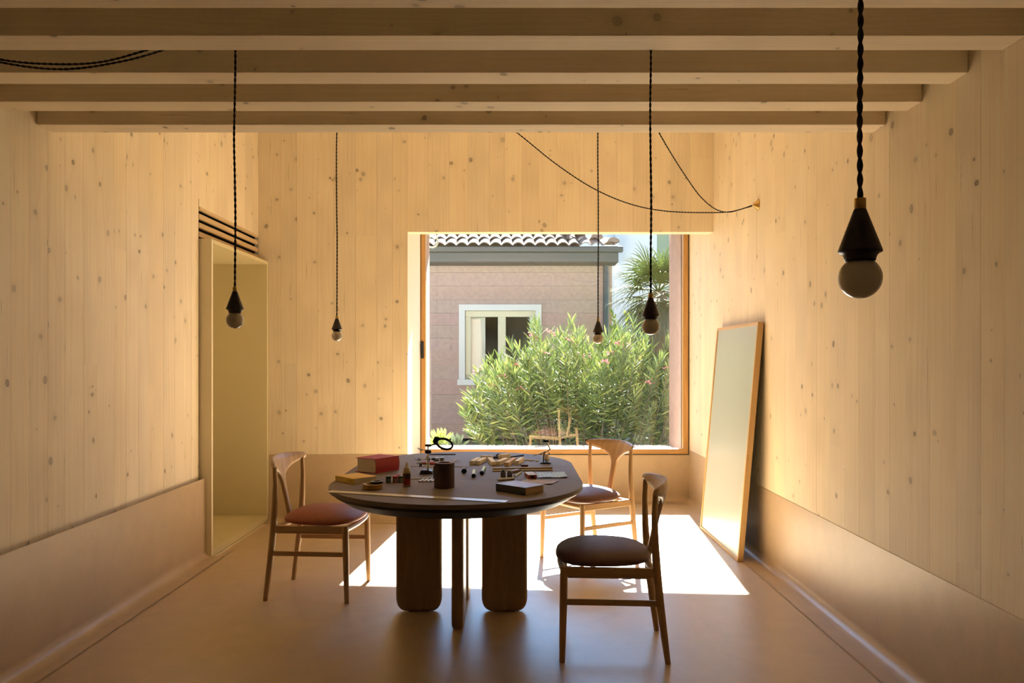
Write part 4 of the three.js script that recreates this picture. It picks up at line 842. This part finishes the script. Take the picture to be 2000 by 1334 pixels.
function shrub(o) { // stems rising from a base; whorls of leaves on their upper parts
  const t = thing(o.name, o.label, 'shrub', [o.x, 0, o.d], 0);
  reseed(o.seed);
  const leaf = leafShape(o.leafL, o.leafW, o.leafL * 0.16), M = [], C = [], stems = [], q = new THREE.Quaternion(), q2 = new THREE.Quaternion(), m = new THREE.Matrix4(), tips = [];
  for (let s = 0; s < o.stems; s++) {
    const px = lerp(o.x0, o.x1, (s + rnd()) / o.stems), pd = rr(-o.depth, o.depth), h = o.top(px) * (1 - 0.22 * Math.abs(pd) / o.depth) * (rnd() < 0.6 ? rr(0.88, 1.04) : rr(0.3, 0.9));
    const bx = lerp(px, (o.x0 + o.x1) / 2, 0.35), tip = V(px - o.x, h, -pd), base = V(bx - o.x, 0, -pd * 0.5), mid = base.clone().lerp(tip, 0.55).add(V(rr(-0.06, 0.06), 0.05, rr(-0.06, 0.06)));
    const crv = new THREE.QuadraticBezierCurve3(base, mid, tip);
    if (s % 3 === 0) stems.push(tube([0, 0.25, 0.5, 0.75, 1].map((u) => crv.getPoint(u)), [0.011, 0.009, 0.007, 0.005, 0.0025], 5));
    tips.push(tip);
    const whorls = Math.round(lerp(8, o.whorls, clamp(h / 1.6, 0, 1)));
    for (let k = 0; k < whorls; k++) {
      const u = 1 - Math.pow(k / whorls, 1.15) * o.leafy, c = crv.getPoint(u), tan = crv.getTangent(u), tipness = 1 - k / whorls;
      for (let j = 0; j < 3; j++) {
        const az = (j / 3 + k * 0.17) * Math.PI * 2 + rr(-0.35, 0.35), open = lerp(1.35, 0.42, Math.pow(tipness, 1.3)) + rr(-0.18, 0.22);
        const out = V(Math.cos(az), 0, Math.sin(az)), dir = out.multiplyScalar(Math.sin(open)).add(tan.clone().multiplyScalar(Math.cos(open))).normalize();
        q.setFromUnitVectors(V(0, 1, 0), dir); q2.setFromAxisAngle(V(0, 1, 0), rr(0, 6.28)); q.multiply(q2);
        const sc = rr(0.7, 1.1); m.compose(c, q, V(sc, sc, sc)); M.push(m.clone());
        const y = rnd(), g = o.green[Math.floor(rnd() * o.green.length)]; C.push(rgb(g[0] * lerp(0.8, 1.2, y), g[1] * lerp(0.85, 1.15, y), g[2] * lerp(0.8, 1.1, y)));
      }
    }
  }
  const im = new THREE.InstancedMesh(leaf, o.mat || leafMat, M.length); im.name = 'foliage'; im.userData.kind = 'stuff'; im.castShadow = im.receiveShadow = true;
  M.forEach((x, i) => { im.setMatrixAt(i, x); im.setColorAt(i, C[i]); }); t.add(im);
  mesh('branches', stems, mat(o.name + ' bark', [0.20, 0.155, 0.10], 0.9), t).userData.kind = 'stuff';
  return { t, tips };
}
const topAt = (table) => (x) => { for (let i = 0; i < table.length - 1; i++) if (x <= table[i + 1][0]) return lerp(table[i][1], table[i + 1][1], clamp((x - table[i][0]) / (table[i + 1][0] - table[i][0]), 0, 1)); return table[table.length - 1][1]; };
const oleander = shrub({ name: 'oleander_bush', label: 'large flowering oleander bush filling the lower window', seed: 1234, x: 0.7, d: 9.75, x0: -0.62, x1: 2.35, depth: 0.62, stems: 290, whorls: 19, leafy: 0.62, leafL: 0.150, leafW: 0.0088,
  top: topAt([[-0.65, 0.72], [-0.46, 1.18], [-0.26, 1.34], [-0.02, 1.50], [0.10, 1.42], [0.19, 1.60], [0.24, 1.96], [0.32, 1.94], [0.37, 1.55], [0.50, 1.64], [0.62, 1.82], [0.70, 1.84], [0.80, 1.66], [0.92, 1.72], [1.05, 1.58], [1.22, 1.78], [1.45, 1.76], [1.6, 1.66], [1.86, 1.56], [2.4, 1.5]]),
  green: [[0.15, 0.21, 0.05], [0.22, 0.28, 0.065], [0.10, 0.155, 0.055], [0.32, 0.36, 0.11], [0.13, 0.18, 0.07]] });
{ // flower heads on the stem tips
  const petal = leafShape(0.020, 0.008, 0.004), pink = mat('pink petals', [0.80, 0.33, 0.38], 0.7, 0, { side: THREE.DoubleSide, transmission: 0.3, thickness: 0 }), m = new THREE.Matrix4(), q = new THREE.Quaternion();
  reseed(88);
  const geo = () => { const g = []; for (let f = 0; f < 7; f++) { const c = V(rr(-0.05, 0.05), rr(-0.03, 0.05), rr(-0.05, 0.05)); for (let k = 0; k < 5; k++) { const a = k / 5 * 6.283, p = petal.clone(); q.setFromUnitVectors(V(0, 1, 0), V(Math.cos(a), 0.55, Math.sin(a)).normalize()); m.compose(c, q, V(1, 1, 1)); p.applyMatrix4(m); g.push(p); } } return mergeGeometries(g); };
  const variants = [geo(), geo(), geo()];
  const spots = oleander.tips.filter((p) => p.z > -0.1 && p.y > 0.95).sort((a, b) => a.x - b.x);
  for (let i = 2; i < spots.length; i += Math.max(1, Math.floor(spots.length / 20))) {
    const o = mesh('flower_head', variants[Math.floor(rnd() * 3)], pink, oleander.t); o.position.copy(spots[i]).add(V(0, 0.02, 0.02)); o.rotation.y = rnd() * 6; o.userData.label = 'cluster of pink flowers';
  }
}
shrub({ name: 'garden_hedge', label: 'yellow green shrub behind the oleander below the palm', seed: 77, x: 2.6, d: 12.6, x0: 1.5, x1: 4.4, depth: 0.5, stems: 150, whorls: 24, leafy: 0.85, leafL: 0.10, leafW: 0.016, top: () => 2.15, green: [[0.30, 0.40, 0.06], [0.38, 0.42, 0.07], [0.22, 0.33, 0.06]] });
{ // fan palm
  const t = thing('fan_palm', 'fan palm with spiky leaves rising behind the oleander at the right', 'palm', [2.10, 0, 11.6], 0);
  reseed(2024);
  const trunk = []; for (let i = 0; i <= 8; i++) trunk.push(V(0.03 * Math.sin(i), i * 0.29, 0)); mesh('trunk', tube(trunk, [0.15, 0.14, 0.13, 0.13, 0.125, 0.125, 0.12, 0.12, 0.10], 12), mat('fibrous palm trunk', [0.17, 0.12, 0.075], 0.95), t);
  const greens = [[0.085, 0.125, 0.03], [0.065, 0.10, 0.032], [0.11, 0.14, 0.035]].map((c, i) => mat('palm leaf ' + i, c, 0.7, 0, { side: THREE.DoubleSide, transmission: 0.25, thickness: 0, specularIntensity: 0.15 })), old = mat('faded palm leaf', [0.15, 0.17, 0.12], 0.85, 0, { side: THREE.DoubleSide, transmission: 0.2, thickness: 0, specularIntensity: 0.15 });
  const N = 30;
  for (let f = 0; f < N; f++) {
    const el = lerp(1.25, -1.15, f / (N - 1)), az = f * 2.39996 + 0.4, stem = lerp(0.30, 0.42, rnd()), o3 = V(0, 2.32, 0);
    const dir = V(Math.cos(az) * Math.cos(el), Math.sin(el), Math.sin(az) * Math.cos(el)), hub = o3.clone().addScaledVector(dir, stem).add(V(0, -0.02, 0));
    const side = dir.clone().cross(V(0, 1, 0)); if (side.length() < 0.1) side.set(1, 0, 0); side.normalize(); const nor = side.clone().cross(dir);
    const parts = [tube([o3, o3.clone().lerp(hub, 0.5).add(V(0, 0.02, 0)), hub], [0.010, 0.008, 0.006], 5)], K = 26;
    for (let k = 0; k < K; k++) {
      const a = lerp(-1.9, 1.9, k / (K - 1)), L = (0.46 + 0.08 * Math.cos(a)) * rr(0.88, 1.08), d1 = dir.clone().multiplyScalar(Math.cos(a)).addScaledVector(side, Math.sin(a)).addScaledVector(nor, 0.10 * Math.cos(a)).normalize();
      const w = d1.clone().cross(nor).normalize(), droop = el < -0.3 ? 0.30 : 0.14 + rr(0, 0.08), pos = [], idx = [], uv = [];
      for (let i = 0; i <= 5; i++) { const u = i / 5, c = hub.clone().addScaledVector(d1, L * u).add(V(0, -droop * u * u * u * L * 1.4, 0)), hw = 0.0125 * Math.sin(Math.PI * Math.min(0.97, 0.18 + u * 0.8)); for (const e of [-1, 1]) { const P = c.clone().addScaledVector(w, e * hw).addScaledVector(nor, Math.abs(e) * (k % 2 ? 0.004 : -0.004)); pos.push(P.x, P.y, P.z); uv.push(e, u); } if (i < 5) idx.push(i * 2, i * 2 + 1, i * 2 + 2, i * 2 + 1, i * 2 + 3, i * 2 + 2); }
      const g = new THREE.BufferGeometry(); g.setAttribute('position', new THREE.Float32BufferAttribute(pos, 3)); g.setAttribute('uv', new THREE.Float32BufferAttribute(uv, 2)); g.setIndex(idx); g.computeVertexNormals(); parts.push(g);
    }
    mesh('palm_leaf', parts, el < -0.55 ? old : greens[f % 3], t);
  }
}
function rosette(label, x, d, n, L, col, seed) {
  const t = thing('spiky_plant', label, 'plant', [x, 0, d], 0); reseed(seed);
  const g = leafShape(L, 0.016, L * 0.12), mm = mat('yucca leaf ' + seed, col, 0.6, 0, { side: THREE.DoubleSide, transmission: 0.25, thickness: 0 });
  for (let i = 0; i < n; i++) { const o = mesh('leaf', g, mm, t), az = i * 2.4, el = lerp(1.45, 0.15, i / n) + rr(-0.1, 0.1); o.position.set(0, 0.30, 0); o.quaternion.setFromUnitVectors(V(0, 1, 0), V(Math.cos(az) * Math.cos(el), Math.sin(el), Math.sin(az) * Math.cos(el))); }
  mesh('stem', tube([V(0, 0, 0), V(0, 0.32, 0)], 0.02, 8), mat('yucca stem ' + seed, [0.2, 0.16, 0.1], 0.9), t);
}
rosette('bright spiky plant at the lower left corner of the window view', -0.86, 9.3, 34, 0.24, [0.34, 0.42, 0.12], 5);
rosette('dark spiky seedling left of the oleander, low in the window', -0.66, 9.1, 22, 0.20, [0.13, 0.17, 0.10], 6);

renderer.render(scene, camera);
